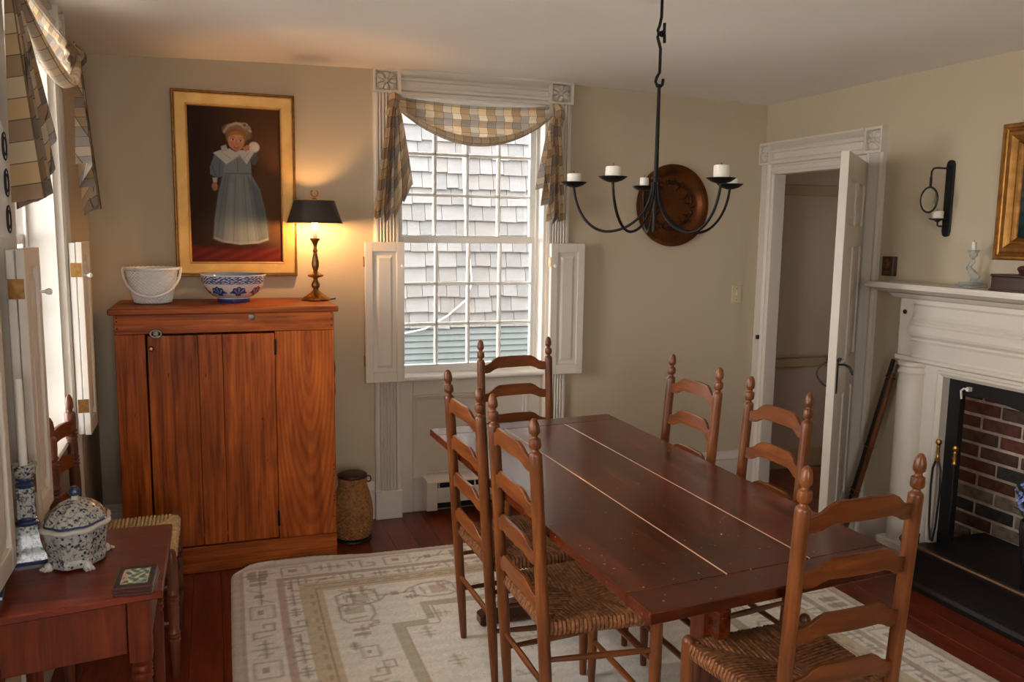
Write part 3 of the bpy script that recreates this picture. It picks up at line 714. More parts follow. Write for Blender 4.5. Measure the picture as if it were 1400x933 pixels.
tag(G().box(-12, 14, -14, 16, -.62, -.5).obj('ground', M_GROUND, smooth=0), 'unseen ground outside the windows, made pale to bounce light indoors', 'ground', kind='structure')

# ------------------------------------------------------------------ rug
RX0, RX1, RY0, RY1 = .03, 2.56, .75, 3.856
st = .008
nx, ny = int((RX1-RX0)/st), int((RY1-RY0)/st)
xs = np.linspace(0, RX1-RX0, nx); ysn = np.linspace(0, RY1-RY0, ny)
X, Y = np.meshgrid(xs, ysn); W_, H_ = RX1-RX0, RY1-RY0
EDG = np.minimum(np.minimum(X, W_-X), np.minimum(Y, H_-Y))
rs = np.random.RandomState(5)
def L(c): return np.array(s2l(c))
CREAM, TAN, RED, GRN, GRY, BRN = L((240, 234, 222)), L((206, 186, 152)), L((176, 132, 116)), L((172, 163, 124)), L((146, 134, 118)), L((158, 130, 104))
C_ = np.zeros((ny, nx, 3))+CREAM
def band(a, b, c, k=1.0):
    m_ = (EDG >= a) & (EDG < b); C_[m_] = C_[m_]*(1-k)+c*k
band(0, .035, L((214, 204, 188))); band(.035, .05, RED, .55); band(.188, .212, RED, .6); band(.212, .22, GRY, .5)
band(.28, .37, TAN, .75); band(.30, .305, BRN, .6); band(.345, .35, BRN, .6)
# stepped green line round the field
def rect_line(inset, wdt, col, notch=.16):
    d = EDG.copy()
    cx, cy = np.minimum(X, W_-X), np.minimum(Y, H_-Y)
    fx = np.where((cy < inset+notch), cx-notch*.9, cx)
    d = np.minimum(fx, cy)
    d2 = np.minimum(cx, np.where(cx < inset+notch*.9, cy-notch, cy))
    d = np.minimum(d, 9); dd_ = np.maximum(np.minimum(fx, cy), -9)
    ed = np.minimum(np.where(cy < inset+notch, cx-notch*.9, cx), np.where(cx < inset+notch*.9, cy-notch, cy))
    m_ = (ed >= inset) & (ed < inset+wdt); C_[m_] = C_[m_]*.35+col*.65
rect_line(.60, .035, GRN)
rect_line(.64, .010, RED)
def strok(pts, wd, col, k=.75):
    x0 = min(q[0] for q in pts)-wd-.02; x1 = max(q[0] for q in pts)+wd+.02; y0 = min(q[1] for q in pts)-wd-.02; y1 = max(q[1] for q in pts)+wd+.02
    i0, i1 = max(0, int(x0/st)), min(nx, int(x1/st)+2); j0, j1 = max(0, int(y0/st)), min(ny, int(y1/st)+2)
    if i1 <= i0 or j1 <= j0: return
    xx, yy = X[j0:j1, i0:i1], Y[j0:j1, i0:i1]; d = np.full(xx.shape, 9.)
    for a, b in zip(pts, pts[1:]): d = np.minimum(d, seg_dist(xx, yy, a, b))
    f = np.clip((wd-d)/.006+.5, 0, 1)[..., None]*k
    C_[j0:j1, i0:i1] = C_[j0:j1, i0:i1]*(1-f)+col*f
def fillr(x0, y0, x1, y1, col, k=.7):
    a, b = sorted((x0, x1)); c, d = sorted((y0, y1))
    i0, i1, j0, j1 = max(0, int(a/st)), max(0, int(b/st)), max(0, int(c/st)), max(0, int(d/st))
    C_[j0:j1, i0:i1] = C_[j0:j1, i0:i1]*(1-k)+col*k
def motif(kind, T, s, col, col2):
    P = lambda a, b: T(a*s, b*s)
    def S(pts, wd=.005, c=col, k=.55): strok([P(*q) for q in pts], wd*.85, c, k)
    if kind == 0:   # barbed cross
        S([(-.5, 0), (.5, 0)], .008); S([(0, -.35), (0, .35)], .006); S([(-.3, -.2), (-.3, .2)], .006); S([(.3, -.2), (.3, .2)], .006)
    elif kind == 1: # square with inner mark
        S([(-.45, -.35), (.45, -.35), (.45, .35), (-.45, .35), (-.45, -.35)]); fillr(*P(-.15, -.12), *P(.15, .12), col2, .6)
    elif kind == 2: # hook
        S([(-.5, -.3), (-.1, -.3), (-.1, .3), (.35, .3), (.35, 0), (.15, 0)], .007); S([(-.5, -.3), (-.4, .2)], .006)
    elif kind == 3: # vase / tulip
        S([(-.5, -.25), (-.2, -.42), (.4, -.42), (.55, -.2), (.55, .3), (.3, .42), (-.2, .42), (-.5, .25), (-.5, -.25)], .007); fillr(*P(-.05, -.25), *P(.35, .25), col2, .45); S([(-.3, -.2), (-.25, .2)], .006); S([(.15, -.3), (.45, .3)], .005, col2)
    elif kind == 4: # stem with branches
        S([(-.6, 0), (.6, 0)], .007); S([(-.3, 0), (-.55, .35)], .006); S([(.3, 0), (.55, -.35)], .006); fillr(*P(-.12, -.15), *P(.12, .15), col2, .6)
    elif kind == 5:
        fillr(*P(-.35, -.3), *P(-.05, .3), col, .6); fillr(*P(.05, -.3), *P(.35, .3), col2, .6); S([(-.5, 0), (.5, 0)], .005)
sides = [(lambda t, o: (o, t), H_, lambda c: (lambda a, b: (c[0]+b, c[1]+a))), (lambda t, o: (W_-o, t), H_, lambda c: (lambda a, b: (c[0]-b, c[1]+a))),
         (lambda t, o: (t, H_-o), W_, lambda c: (lambda a, b: (c[0]+a, c[1]-b)))]
for f_, ln, mk in sides:
    t = .12; i = 0
    while t < ln-.1:
        c = f_(t, .12); motif((5, 1, 0, 2, 1, 4)[i % 6], mk(c), .13, GRY, BRN); t += .155; i += 1
    t = .28; i = 0
    while t < ln-.25:
        c = f_(t, .248); motif((0, 4, 2, 0)[i % 4], mk(c), .075 if i % 2 else .11, GRY, RED); t += .12; i += 1
    t = .5; i = 0
    while t < ln-.42:
        c = f_(t, .325); strok([c, mk(c)(.03, 0)], .006, BRN, .5); t += .075
    t = .50
    while t < ln-.4:
        c = f_(t, .485); motif((3, 4, 3, 2, 1, 5)[i % 6], mk(c), (.16, .13, .17, .11, .09, .10)[i % 6], BRN if i % 2 else GRY, RED if i % 3 else GRN)
        c2 = f_(t+.06, .435+.1*(i % 2)); motif((1, 0, 2)[i % 3], mk(c2), .055, BRN, TAN); t += .165; i += 1
    t = .8
    while t < ln-.7:
        c = f_(t, .72+.05*(i % 2)); motif(0, mk(c), .09, GRN, GRN); t += .24; i += 1
for i in range(14):
    c = (rs.uniform(.95, W_-.95), rs.uniform(.8, H_-.9)); motif(4 if i % 2 else 0, (lambda cc: (lambda a, b: (cc[0]+a, cc[1]+b)))(c), .1, GRN, TAN)
C_ *= (1+rs.normal(0, .045, (ny, nx, 1)))*(1+.05*np.sin(Y*90)[..., None]*rs.uniform(.3, 1, (ny, 1, 1)))
C_ = np.clip(C_, 0, 1)
Z = .009+rs.normal(0, .0005, X.shape)+.0015*np.sin(X*7)*np.sin(Y*5)
Z += .022*np.clip(1-(H_-Y)/.05, 0, 1)*np.clip((.62-X)/.25, 0, 1)*np.clip((X)/.12, 0, 1)      # edge curls up against the cupboard
PX = X+RX0+.008*np.sin(Y*2.3); PY = Y+RY0+.006*np.sin(X*4)-.012*(X/W_)
PY -= np.clip(.08-X, 0, .08)*np.clip((Y-(H_-.1))/.1, 0, 1)*1.1
b_ = np.zeros(X.shape, bool); b_[0] = b_[-1] = True; b_[:, 0] = b_[:, -1] = True
Z[b_] = .0005
rug = paint_obj('rug', M_RUG, np.stack([PX, PY, Z], -1), C_); tag(rug, 'large cream woven rug with muted tan and rose border motifs', 'rug')

# ------------------------------------------------------------------ dining table (trestle)
TZ = .735
tq = [(.868, 1.511), (1.666, 1.576), (1.669, 3.359), (.826, 3.296)]      # corners: near left, near right, far right, far left
tc = (1.257, 2.435)
def tmap(u, v):
    a = Vector((*tq[0], 0)).lerp(Vector((*tq[1], 0)), u); b = Vector((*tq[3], 0)).lerp(Vector((*tq[2], 0)), u)
    return a.lerp(b, v)-Vector((*tc, 0))
tb = thing('dining_table', 'long dark plank trestle table with glossy worn top in the middle of the rug', 'table', (*tc, 0))
def tboard(u0, u1, v0, v1, mat, name='tabletop_plank', zt=TZ):
    ps = [tmap(u0, v0), tmap(u1, v0), tmap(u1, v1), tmap(u0, v1)]
    o = G().prism([(q.x, q.y) for q in ps], 'z', zt-.028, zt).obj(name, mat, tb, bev=.0022)
    return o
eb = .062
tboard(0, 1, 0, eb-.001, M_TABLEX, 'breadboard_end'); tboard(0, 1, 1-eb+.001, 1, M_TABLEX, 'breadboard_end')
us = [0, .355, .68, 1]
for a, b in zip(us, us[1:]): tboard(a+(.0015 if a else 0), b-(.0015 if b < 1 else 0), eb, 1-eb, M_TABLE)
for u in us[1:3]:
    ps = [tmap(u-.0024, eb), tmap(u+.0024, eb), tmap(u+.0024, 1-eb), tmap(u-.0024, 1-eb)]
    G().prism([(q.x, q.y) for q in ps], 'z', TZ-.02, TZ+.0002).obj('worn_joint_filler', plain('pale_joint_putty_%d' % int(u*100), s2l((196, 160, 136)), .6), tb)
for sy in (-1, 1):
    y = sy*.555
    po = G(); po.box(-.035, .045, y-.032, y+.032, .07, .68); po.obj('trestle_post', M_TABLEZ, tb, bev=.004)
    ft = G(); ft.prism([(-.31, .012), (-.31, .05), (-.26, .075), (-.06, .10), (.07, .10), (.27, .075), (.32, .05), (.32, .012)], 'y', y-.03, y+.03); ft.obj('trestle_foot', M_TABLEX, tb, bev=.004)
    cl = G(); cl.box(-.33, .34, y-.03, y+.03, .66, TZ-.0285); cl.obj('cleat', M_TABLEX, tb, bev=.004)
    br = G(); k = -sy
    br.prism([(y+k*.032, .70), (y+k*.30, .70), (y+k*.28, .66), (y+k*.19, .62), (y+k*.11, .56), (y+k*.07, .553), (y+k*.032, .553)], 'x', -.012, .02); br.obj('curved_brace', M_TABLEZ, tb, bev=.003)
    wg = G(); wg.prism([(y+sy*.034, .554), (y+sy*.034, .675), (y+sy*.062, .675), (y+sy*.076, .64), (y+sy*.07, .554)], 'x', -.010, .020); wg.obj('wedge', M_TABLEZ, tb, bev=.003)
G().box(-.016, .026, -.632, .632, .47, .552).obj('stretcher', M_TABLE, tb, bev=.004)

# ------------------------------------------------------------------ ladder-back chairs
def seat_mesh(wb, wf, y0, y1, z, n=31, r=.0066):
    g = G(); co_ = [Vector((-wb, y0, z)), Vector((wb, y0, z)), Vector((wf, y1, z)), Vector((-wf, y1, z))]
    C = Vector((0, (y0+y1)/2, z-.012)); c2 = C.copy()
    for k in range(4):
        P, Q = co_[k], co_[(k+1) % 4]; m_ = n if k % 2 == 0 else int(n*.85)
        e = (Q-P); nrm = Vector((e.y, -e.x, 0)).normalized()
        for i in range(m_):
            t = (i+.5)/m_; E_ = P.lerp(Q, t); I = P.lerp(C, 2*t) if t < .5 else Q.lerp(C, 2*(1-t))
            j = random.uniform(-.0012, .0012)
            path = [E_-nrm*.016+Vector((0, 0, -.03)), E_+nrm*.006+Vector((0, 0, -.028)), E_+nrm*(.013+j)+Vector((0, 0, -.012)), E_+nrm*.006+Vector((0, 0, .004+j)), E_-nrm*.012+Vector((0, 0, .005+j)), I.lerp(E_, .35)+Vector((0, 0, .003+j)), I+Vector((0, 0, .001))]
            rr = r*min(1, e.length/m_/(2*r)*1.12)
            g.tube(path, [rr]*6+[rr*.8], 5, cap=False)
    # underside pad so that no gap shows
    g.add([tuple(q+Vector((0, 0, -.03))) for q in co_]+[tuple(q+Vector((0, 0, -.006))) for q in co_], [(0, 1, 2, 3), (4, 5, 6, 7)])
    return g
FIN = [(0, 1.04), (.006, 1.038), (.0115, 1.030), (.0145, 1.018), (.0155, 1.006), (.0145, .998), (.010, .994), (.0085, .989), (.010, .985), (.016, .982), (.0172, .972), (.0172, .962), (.015, .957), (.0095, .953), (.0095, .949), (.0125, .946), (.0175, .941), (.0185, .936)]
def make_chair(name, label, group=None):
    t = thing(name, label, 'chair', (0, 0, 0), 0, group)
    lean = lambda z: -.068*max(0, z-.0)/1.04
    for sx in (-1, 1):
        g = G(lambda q: (q[0]+sx*.179, q[1]+lean(q[2]), q[2]))
        g.lathe([(0, .002), (.0115, .002), (.0125, .02), (.0165, .16), (.0182, .3), (.0185, .6), (.0185, .9)]+FIN[::-1], 16); g.obj('rear_post', M_CHZ, t, smooth=50)
    for zt in (.952, .818, .680, .548):
        g = G(); n_ = 16; top, bot = [], []
        for i in range(n_+1):
            s_ = -1+2*i/n_; a = abs(s_); x = s_*.172
            sh_ = min(1, max(0, (.86-a)/.36)); sh_ = sh_*sh_*(3-2*sh_)
            yb = -.018*(1-s_*s_)
            top.append((x, zt-.032+.032*sh_+.003*(1-a), yb)); bot.append((x, zt-.073+.022*sh_+(.006*max(0, (a-.8)/.2)), yb))
        vs = []
        for (x, z, yb), (x2, z2, _) in zip(top, bot):
            for yy, zz in ((-.006, z2), (.006, z2), (.006, z), (-.006, z)): vs.append((x, lean(zz)+yb+yy, zz))
        g.add(vs, [(4*i+a, 4*i+(a+1) % 4, 4*i+4+(a+1) % 4, 4*i+4+a) for i in range(n_) for a in range(4)]+[(0, 1, 2, 3), (4*n_, 4*n_+1, 4*n_+2, 4*n_+3)])
        g.obj('ladder_slat', M_CHX, t, bev=.0015, smooth=28)
    for sx in (-1, 1):
        g = G(lambda q: (q[0]+sx*.212, q[1]+.315, q[2])); g.lathe([(0, .002), (.0115, .002), (.0125, .02), (.017, .16), (.0185, .3), (.0185, .42), (.0175, .452), (.013, .463), (.006, .468), (0, .469)], 16); g.obj('front_leg', M_CHZ, t, smooth=50)
    for z in (.33, .19):
        for sx in (-1, 1): G().tube([(sx*.18, -.01, z+.006), (sx*.196, .15, z+.003), (sx*.211, .314, z)], [.0075, .0105, .0075], 8).obj('side_stretcher', M_CHY, t)
    for z, r in ((.29, .0125), (.155, .0105)):
        G().tube([(-.212, .315, z), (-.1, .315, z), (0, .315, z), (.1, .315, z), (.212, .315, z)], [.008, r*.9, r, r*.9, .008], 8).obj('front_stretcher', M_CHX, t)
    G().tube([(-.179, -.016, .25), (0, -.016, .25), (.179, -.016, .25)], [.0075, .0105, .0075], 8).obj('rear_stretcher', M_CHX, t)
    random.seed(3); seat_mesh(.175, .206, -.012, .315, .442).obj('rush_seat', M_RUSH, t, recalc=False, smooth=60)
    return t
GRP = 'ladder-back dining chairs round the plank table'
ch = make_chair('ladder_back_chair', 'ladder-back chair with whole rush seat in view, nearer one on the table left', GRP)
ch.location = (.874, 2.245, .01); ch.rotation_euler = (0, 0, radians(-90))
dup(ch, (.863, 2.72, .01), radians(-89), 'ladder-back chair on the table left, the one farther back toward the window')
dup(ch, (1.345, 3.622, .01), radians(180+7), 'ladder-back chair at the table head directly in front of the window')
dup(ch, (1.735, 2.86, .01), radians(89), 'ladder-back chair across the table near the bare wall, below the copper charger')
c5 = dup(ch, (1.732, 2.325, .01), radians(91), 'ladder-back chair across the table in front of the open doorway'); c5.scale = (.86, 1, 1)
c6 = dup(ch, (1.378, 1.532, .01), radians(1.5), 'closest ladder-back chair, at the near end of the table with its back to the viewer'); c6.scale = (.92, 1, 1)

# old chair with ring-turned posts by the left window
oc = thing('ring_turned_chair', 'small old chair with ring-turned posts and pale rush seat under the left window', 'chair', (-.487, 3.155, 0), radians(-90))
def rings(zs):
    out = []
    for z in zs:
        for d, r in ((-.024, .017), (-.022, .020), (-.017, .020), (-.014, .016), (-.010, .020), (-.004, .020), (-.001, .016), (.003, .020), (.009, .020), (.012, .017)): out.append((r, z+d))
    return out
for sx in (-1, 1):
    g = G(lambda q: (q[0]+sx*.20, q[1]-.02*q[2]/.94, q[2]))
    g.lathe([(0, .002), (.014, .002), (.018, .1), (.018, .2)]+rings([.25])+[(.018, .3), (.018, .47)]+rings([.53])+[(.019, .58), (.019, .66)]+rings([.70])+[(.019, .74)]+rings([.80])+[(.019, .84), (.019, .868), (.016, .874), (.009, .878), (.009, .884), (.013, .89), (.0145, .905), (.012, .925), (.006, .938), (0, .942)], 16)
    g.obj('rear_post', M_DCHZ, oc, smooth=50)
    g = G(lambda q: (q[0]+sx*.205, q[1]+.325, q[2]))
    g.lathe([(0, .002), (.012, .002), (.016, .08), (.018, .12)]+rings([.16])+[(.017, .2), (.0185, .25)]+rings([.30])+[(.018, .33), (.0185, .42), (.016, .452), (.01, .462), (0, .466)], 16); g.obj('front_leg', M_DCHZ, oc, smooth=50)
for zt in (.855, .735, .60):
    g = G(); vs = []; n_ = 12
    for i in range(n_+1):
        s_ = -1+2*i/n_; yb = -.025*(1-s_*s_); z = zt-.012*abs(s_)**2.5; z2 = zt-.062+.012*(1-abs(s_)**2)
        for yy, zz in ((-.006, z2), (.006, z2), (.006, z), (-.006, z)): vs.append((s_*.195, -.016+yb+yy, zz))
    g.add(vs, [(4*i+a, 4*i+(a+1) % 4, 4*i+4+(a+1) % 4, 4*i+4+a) for i in range(n_) for a in range(4)]+[(0, 1, 2, 3), (4*n_, 4*n_+1, 4*n_+2, 4*n_+3)])
    g.obj('curved_slat', M_CHX, oc, bev=.0015, smooth=28)
seat_mesh(.195, .20, -.01, .325,   .445, 30).obj('pale_rush_seat', M_RUSHP, oc, recalc=False, smooth=60)
for z in (.33, .2):
    for sx in (-1, 1): G().tube([(sx*.2, -.01, z), (sx*.203, .325, z)], .009, 8).obj('side_stretcher', M_DCHZ, oc)
G().tube([(-.205, .325, .24), (.205, .325, .24)], .011, 8).obj('front_stretcher', M_DCHZ, oc)

# ------------------------------------------------------------------ pine cupboard
cp = thing('cupboard', 'tall honey-coloured pine cupboard with plank door standing against the far wall', 'cupboard', (.06, 3.87, 0))
a0, a1, dp = -.46, .457, .455
g = G(); g.prism([(-.482, -.02), (.476, -.02), (.470, .484), (-.478, .484)], 'z', 1.176, 1.202); g.obj('top_board', M_CUPX, cp, bev=.004)
for x in (a0, a1-.02): G().box(x, x+.02, .02, dp, 0, 1.175).obj('side_panel', M_CUPZ, cp, bev=.002)
G().box(a0, a1, dp, dp+.012, .02, 1.175).obj('back_panel', M_CUPZ, cp)
G().box(a0, a1, 0, .02, 1.092, 1.175).obj('top_rail', M_CUPX, cp, bev=.0025)
G().box(a0, -.341, 0, .02, .122, 1.0905).obj('left_stile', M_CUPZ, cp, bev=.0025)
G().box(.196, a1, 0, .02, .122, 1.0905).obj('right_board', M_CUPC, cp, bev=.0025)
G().box(a0-.002, a1+.002, -.004, .02, 0, .121).obj('base_board', M_CUPX, cp, bev=.004)
d = thing('plank_door', None, None, (0, 0, 0), parent=cp)
for x0, x1 in ((-.333, -.131), (-.1295, -.031), (-.0295, .193)): G().box(x0, x1, .0, .019, .128, 1.083).obj('door_plank', M_CUPZ, d, bev=.002)
G(lambda q: (-.318+q[0], -q[2], 1.03+q[1])).lathe([(0, .028), (.008, .026), (.0115, .019), (.009, .011), (.006, .006), (.007, 0), (0, 0)], 14).obj('small_knob', M_OBRASS, d)
for z in (.22, 1.02):
    G().tube([(.1945, -.004, z-.035), (.1945, -.004, z+.035)], .005, 8).obj('iron_hinge', M_IRON, d)
lt = G(); lt.tube([(-.297+.022*cos(a), -.012, 1.095+.016*sin(a)) for a in [i*2*pi/14 for i in range(14)]], .005, 6, closed=True)
lt.box(-.306, -.288, -.010, 0, 1.086, 1.104); lt.tube([(-.297, -.012, 1.082), (-.265, -.01, 1.083)], .0035, 6); lt.obj('steel_latch', M_STEEL, cp)
G(lambda q: (.10+q[0], -q[2], 1.157+q[1])).lathe([(0, .003), (.012, .002), (.016, 0), (0, 0)], 12).obj('patch_plate', M_STEEL, cp)
rail = G()
for zz in (1.16, 1.145, 1.115): rail.box(a0+.008, a0+.014, -.0012, .0, zz, zz+.006)
for zz in (1.165, 1.14, 1.11, .45, .43, .40, .30, .28, .2, .1, .06): rail.box(a1-.013, a1-.008, -.0012, .0, zz, zz+.005)
tag(rail.obj('nail_heads', M_IRON, cp), kind='stuff')
G().tube([(a1+.004, .06, .95), (a1+.012, .08, .90), (a1+.010, .10, .84), (a1+.014, .10, .78), (a1+.006, .12, .72), (a1+.006, .2, .4)], .0035, 6).obj('lamp_cord', M_BLACK, cp)

# ------------------------------------------------------------------ curtains
def curtain(f, label, lab_cat, amp=(.075, .075), su=1.0):
    f0 = f; f = lambda q: f0((1.34+(q[0]-1.34)*su, q[1], q[2]))
    cu = thing('swag_curtain', label, 'curtain', f((1.34, .07, 2.2)))
    loc = Vector(cu.location); F = lambda q: Vector(f(q))-loc
    def sw(s, t):
        u = lerp(.905, 1.735, s); k = sin(pi*s)
        top = 2.218-.024*k; bot = 2.165-.16*k**.75
        z = lerp(top, bot, t)
        fold = .010*sin(t*17+1.5*sin(s*pi))*(.35+.65*k)+.018*sin(pi*t)*k
        if t > .86: fold += .014*sin((t-.86)/.14*pi)
        return (u, .062+fold+.02*t*k, z)
    g = G(F); g.grid(sw, 48, 30, lambda s, t: (s*.95, .4-t*(.10+.22*sin(pi*s)))); g.obj('swag', M_PLAID, cu, recalc=False, smooth=70)
    def roll(s, t):
        k = sin(pi*s); z0 = 2.165-.16*k**.75; an = t*2*pi
        return (lerp(.905, 1.735, s), .088+.02*k+(.010+.016*k)*sin(an), z0+.004+(.009+.012*k)*cos(an)+.004*k*sin(3*an))
    g = G(F); g.grid(roll, 40, 14, lambda s, t: (s*.95, .02+t*.1)); g.obj('rolled_hem', M_PLAIDL, cu, recalc=False, smooth=80)
    def jab(side):
        def fn(s, t):
            # s across (0 = outer, long edge), t down
            n_ = 4.5; zig = abs(((s*n_) % 1)*2-1)
            ou = (.868, .765) if side < 0 else (1.790, 1.80); inn = (.915, .985) if side < 0 else (1.745, 1.655)
            k = t**.8
            u = lerp(lerp(ou[0], ou[1], k), lerp(inn[0], inn[1], k), s)
            zb = 1.608+(.0 if s < .5 else (s-.5)/.5*.19)
            zb += .05*(zig-.5)*(1 if s > .2 else .3)
            z = lerp(2.165, zb, t)
            return (u, .075+(.014+amp[side > 0]*t)*zig, z)
        g = G(F); g.grid(fn, 40, 24, lambda s, t: (s*.34*(.55+.45*t), t*.58)); g.obj('jabot', M_PLAID, cu, recalc=False, smooth=70)
        a = .888 if side < 0 else 1.775
        def loop(s, t):
            an = s*pi*1.15-.25
            return (a+side*(.030*sin(an)*.9)+side*.012*t, .055+.045*sin(an*.9+.2), 2.235-.115*s-.02*sin(t*pi)+.0*t) if False else (a+lerp(-.026, .026, t)+side*.02*s, .055+.052*sin(pi*min(1, s*1.05+.1)), 2.225-.11*s+.012*sin(t*pi))
        g = G(F); g.grid(loop, 14, 6, lambda s, t: (t*.06+.02, s*.16)); g.obj('fabric_loop', M_PLAID, cu, recalc=False, smooth=70)
    jab(-1); jab(1)
    return cu
curtain(fB, 'plaid swag curtain with two pleated tails over the far window', 'curtain')
curtain(fW2, 'plaid swag curtain with long tails over the left-wall window', 'curtain', (.075, .045), 1.32)
# crochet-edged white tail on the nearest left window
lc = thing('lace_curtain', 'strip of white scalloped crochet lace hanging at the left edge', 'curtain', (XL+.155, 1.888, 1.60))
def lace(s, t): return (.012*sin(s*9), lerp(-.16, .0, s)-.09*min(1, max(0, (lerp(.55, -.075, t)-.13)/.06))+.014*abs(sin(t*pi*9.0))*s, lerp(.55, -.075, t))
G().grid(lace, 10, 90).obj('lace_strip', M_LACE, lc, recalc=False, smooth=60)
for i in range(3):
    zc = .0986-.0694*i
    for r in (.014, .022): G().tube([(.011, -.014+r*.7*cos(a), zc+r*1.2*sin(a)) for a in [k*2*pi/12 for k in range(12)]], .002, 5, closed=True).obj('dark_thread_ring', M_LACED, lc)

# ------------------------------------------------------------------ chandelier
cx, cy = 1.405, 2.519
cd = thing('chandelier', 'black wrought-iron five-arm candle chandelier hanging by hooked rods over the table', 'chandelier', (cx, cy, 1.55))
top = ceil((cx-XL+.2)/(XR-XL+.4), .5)[2]-1.55
g = G(); g.tube([(0, 0, top), (0, 0, .70), (-.006, .0, .672), (-.012, 0, .658), (-.008, 0, .645), (.004, 0, .641), (.012, 0, .65), (.012, 0, .682)], .0052, 8); g.obj('ceiling_rod', M_IRON, cd)
g = G(); g.tube([(.014, 0, .62), (.013, 0, .645), (.004, 0, .654), (-.008, 0, .648), (-.012, 0, .636), (-.004, .0, .612), (0, 0, .60), (0, 0, .525), (-.010, 0, .508), (-.014, 0, .494), (-.006, 0, .480), (.004, 0, .479), (.012, 0, .487), (.014, 0, .505)], .0052, 8); g.obj('hook_link', M_IRON, cd)
g = G(); g.tube([(.0, .0, .488), (0, 0, .47), (0, 0, .16), (0, 0, .01), (-.004, 0, .005)], [.004, .0055, .0082, .0062, .002], 10); g.tube([(.012*cos(a), .012*sin(a), .182) for a in [i*2*pi/12 for i in range(12)]], .004, 6, closed=True)
g.obj('stem', M_IRON, cd)
RC = .282
for i in range(5):
    a = -.047+i*2*pi/5
    dx, dy = cos(a), sin(a)
    pts = [(.010, .17), (.014, .13), (.03, .085), (.06, .045), (.10, .018), (.14, .006), (.175, .005), (.21, .018), (.24, .045), (.262, .08), (.276, .12), (RC, .157)]
    ar = G().tube(curve([(dx*r, dy*r, z) for r, z in pts], 3), .0046, 8).obj('arm', M_IRON, cd, smooth=60)
    pn = G(); pn.lathe([(0, .154), (.012, .154), (.030, .160), (.044, .170), (.045, .172), (.030, .165), (.012, .160), (0, .160)], 24, c=(dx*RC, dy*RC)); pn.obj('drip_pan', M_IRON, ar)
def candle(name, label, loc, r, h, group=None, lean=0, wick=True, cat='candle'):
    t = thing(name, label, cat, loc, random.uniform(0, 6), group)
    g = G(); g.lathe([(0, 0), (r*1.02, 0), (r, h*.1), (r*.985, h*.9), (r*.93, h*.985), (r*.8, h*1.0), (r*.45, h*.955), (0, h*.945)], 20, rfun=lambda a, q, z: (q*(1+.03*sin(2*a+z*60)), q*(1+.03*sin(2*a+z*60)))); g.obj('wax', M_CANDLE, t, smooth=50)
    if wick: G().tube([(0, 0, h*.94), (.001, 0, h*.94+.006), (.004, 0, h*.94+.011)], .0012, 5).obj('wick', M_WICK, t)
    return t
CG = 'candle stubs in the chandelier'
for i, (lb, h, r) in enumerate([('white candle stub on the farther right pan, half behind another candle', .030, .024), ('white candle stub nearest the chandelier stem, in front of the charger', .042, .017),
                                 ('low worn candle stub on the leftmost chandelier pan', .040, .024), ('white candle stub on the second chandelier pan from the left', .042, .024), ('tall white candle on the nearer right chandelier pan', .050, .0245)]):
    a = -.047+i*2*pi/5
    candle('candle_stub', lb, (cx+RC*cos(a), cy+RC*sin(a), 1.7105), r, h, CG)

# ------------------------------------------------------------------ wall pieces
# copper charger
cg_ = thing('copper_charger', 'round dark copper charger embossed with beasts hanging on the far wall', 'plate', (2.535, D-.004, 1.712))
g = G(lambda q: (q[0], -q[2], q[1])); g.lathe([(0, .006), (.16, .006), (.175, .010), (.188, .020), (.20, .026), (.226, .030), (.236, .028), (.237, .022), (.205, .018), (.18, .0), (0, 0)], 64); g.obj('plate_body', M_COPPER, cg_, smooth=35)
random.seed(11)
def relief(g, pts, r): g.tube([(x, -.0095, z) for x, z in pts], [r*.5]+[r*1.25]*(len(pts)-2)+[r*.5], 8)
for k in range(6):
    a0_ = k*pi/3+.4; g = G()
    T_ = lambda a, b: ((.118+b)*cos(a0_+a/.118), (.118+b)*sin(a0_+a/.118))
    relief(g, [T_(-.045, .0), T_(-.03, .014), T_(-.005, .016), T_(.02, .012), T_(.035, .022), T_(.048, .016), T_(.05, .004)], .008)       # body and head
    relief(g, [T_(-.03, .01), T_(-.035, -.01), T_(-.022, -.024), T_(-.03, -.034)], .004); relief(g, [T_(.01, .01), T_(.016, -.008), T_(.006, -.022), T_(.012, -.034)], .004)
    relief(g, [T_(-.045, .0), T_(-.058, .012), T_(-.052, .03), T_(-.04, .034)], .0035); relief(g, [T_(-.005, .02), T_(0, .034), T_(.014, .038)], .003); relief(g, [T_(.03, .02), T_(.035, .034)], .003)
    g.obj('embossed_beast', M_COPPERD, cg_, smooth=60)
for r in (.07, .168, .212): G().tube([(r*cos(a), -.008 if r < .2 else -.0285, r*sin(a)) for a in [i*2*pi/48 for i in range(48)]], .0022, 5, closed=True).obj('embossed_ring', M_COPPER, cg_)
# light switch
sw = thing('light_switch', 'ivory toggle light switch on the far wall left of the door', 'switch', (3.015, D, 1.188))
G().box(-.033, .033, -.006, 0, -.052, .052).obj('cover_plate', M_IVORY, sw, bev=.002); G().box(-.005, .005, -.016, -.006, -.004, .014).obj('toggle', M_IVORY, sw, bev=.001)
for z in (.034, -.034): G(lambda q: (q[0], -.006-q[2], z+q[1])).lathe([(.0035, 0), (.003, .0012), (0, .0014)], 8).obj('screw', M_STEEL, sw)
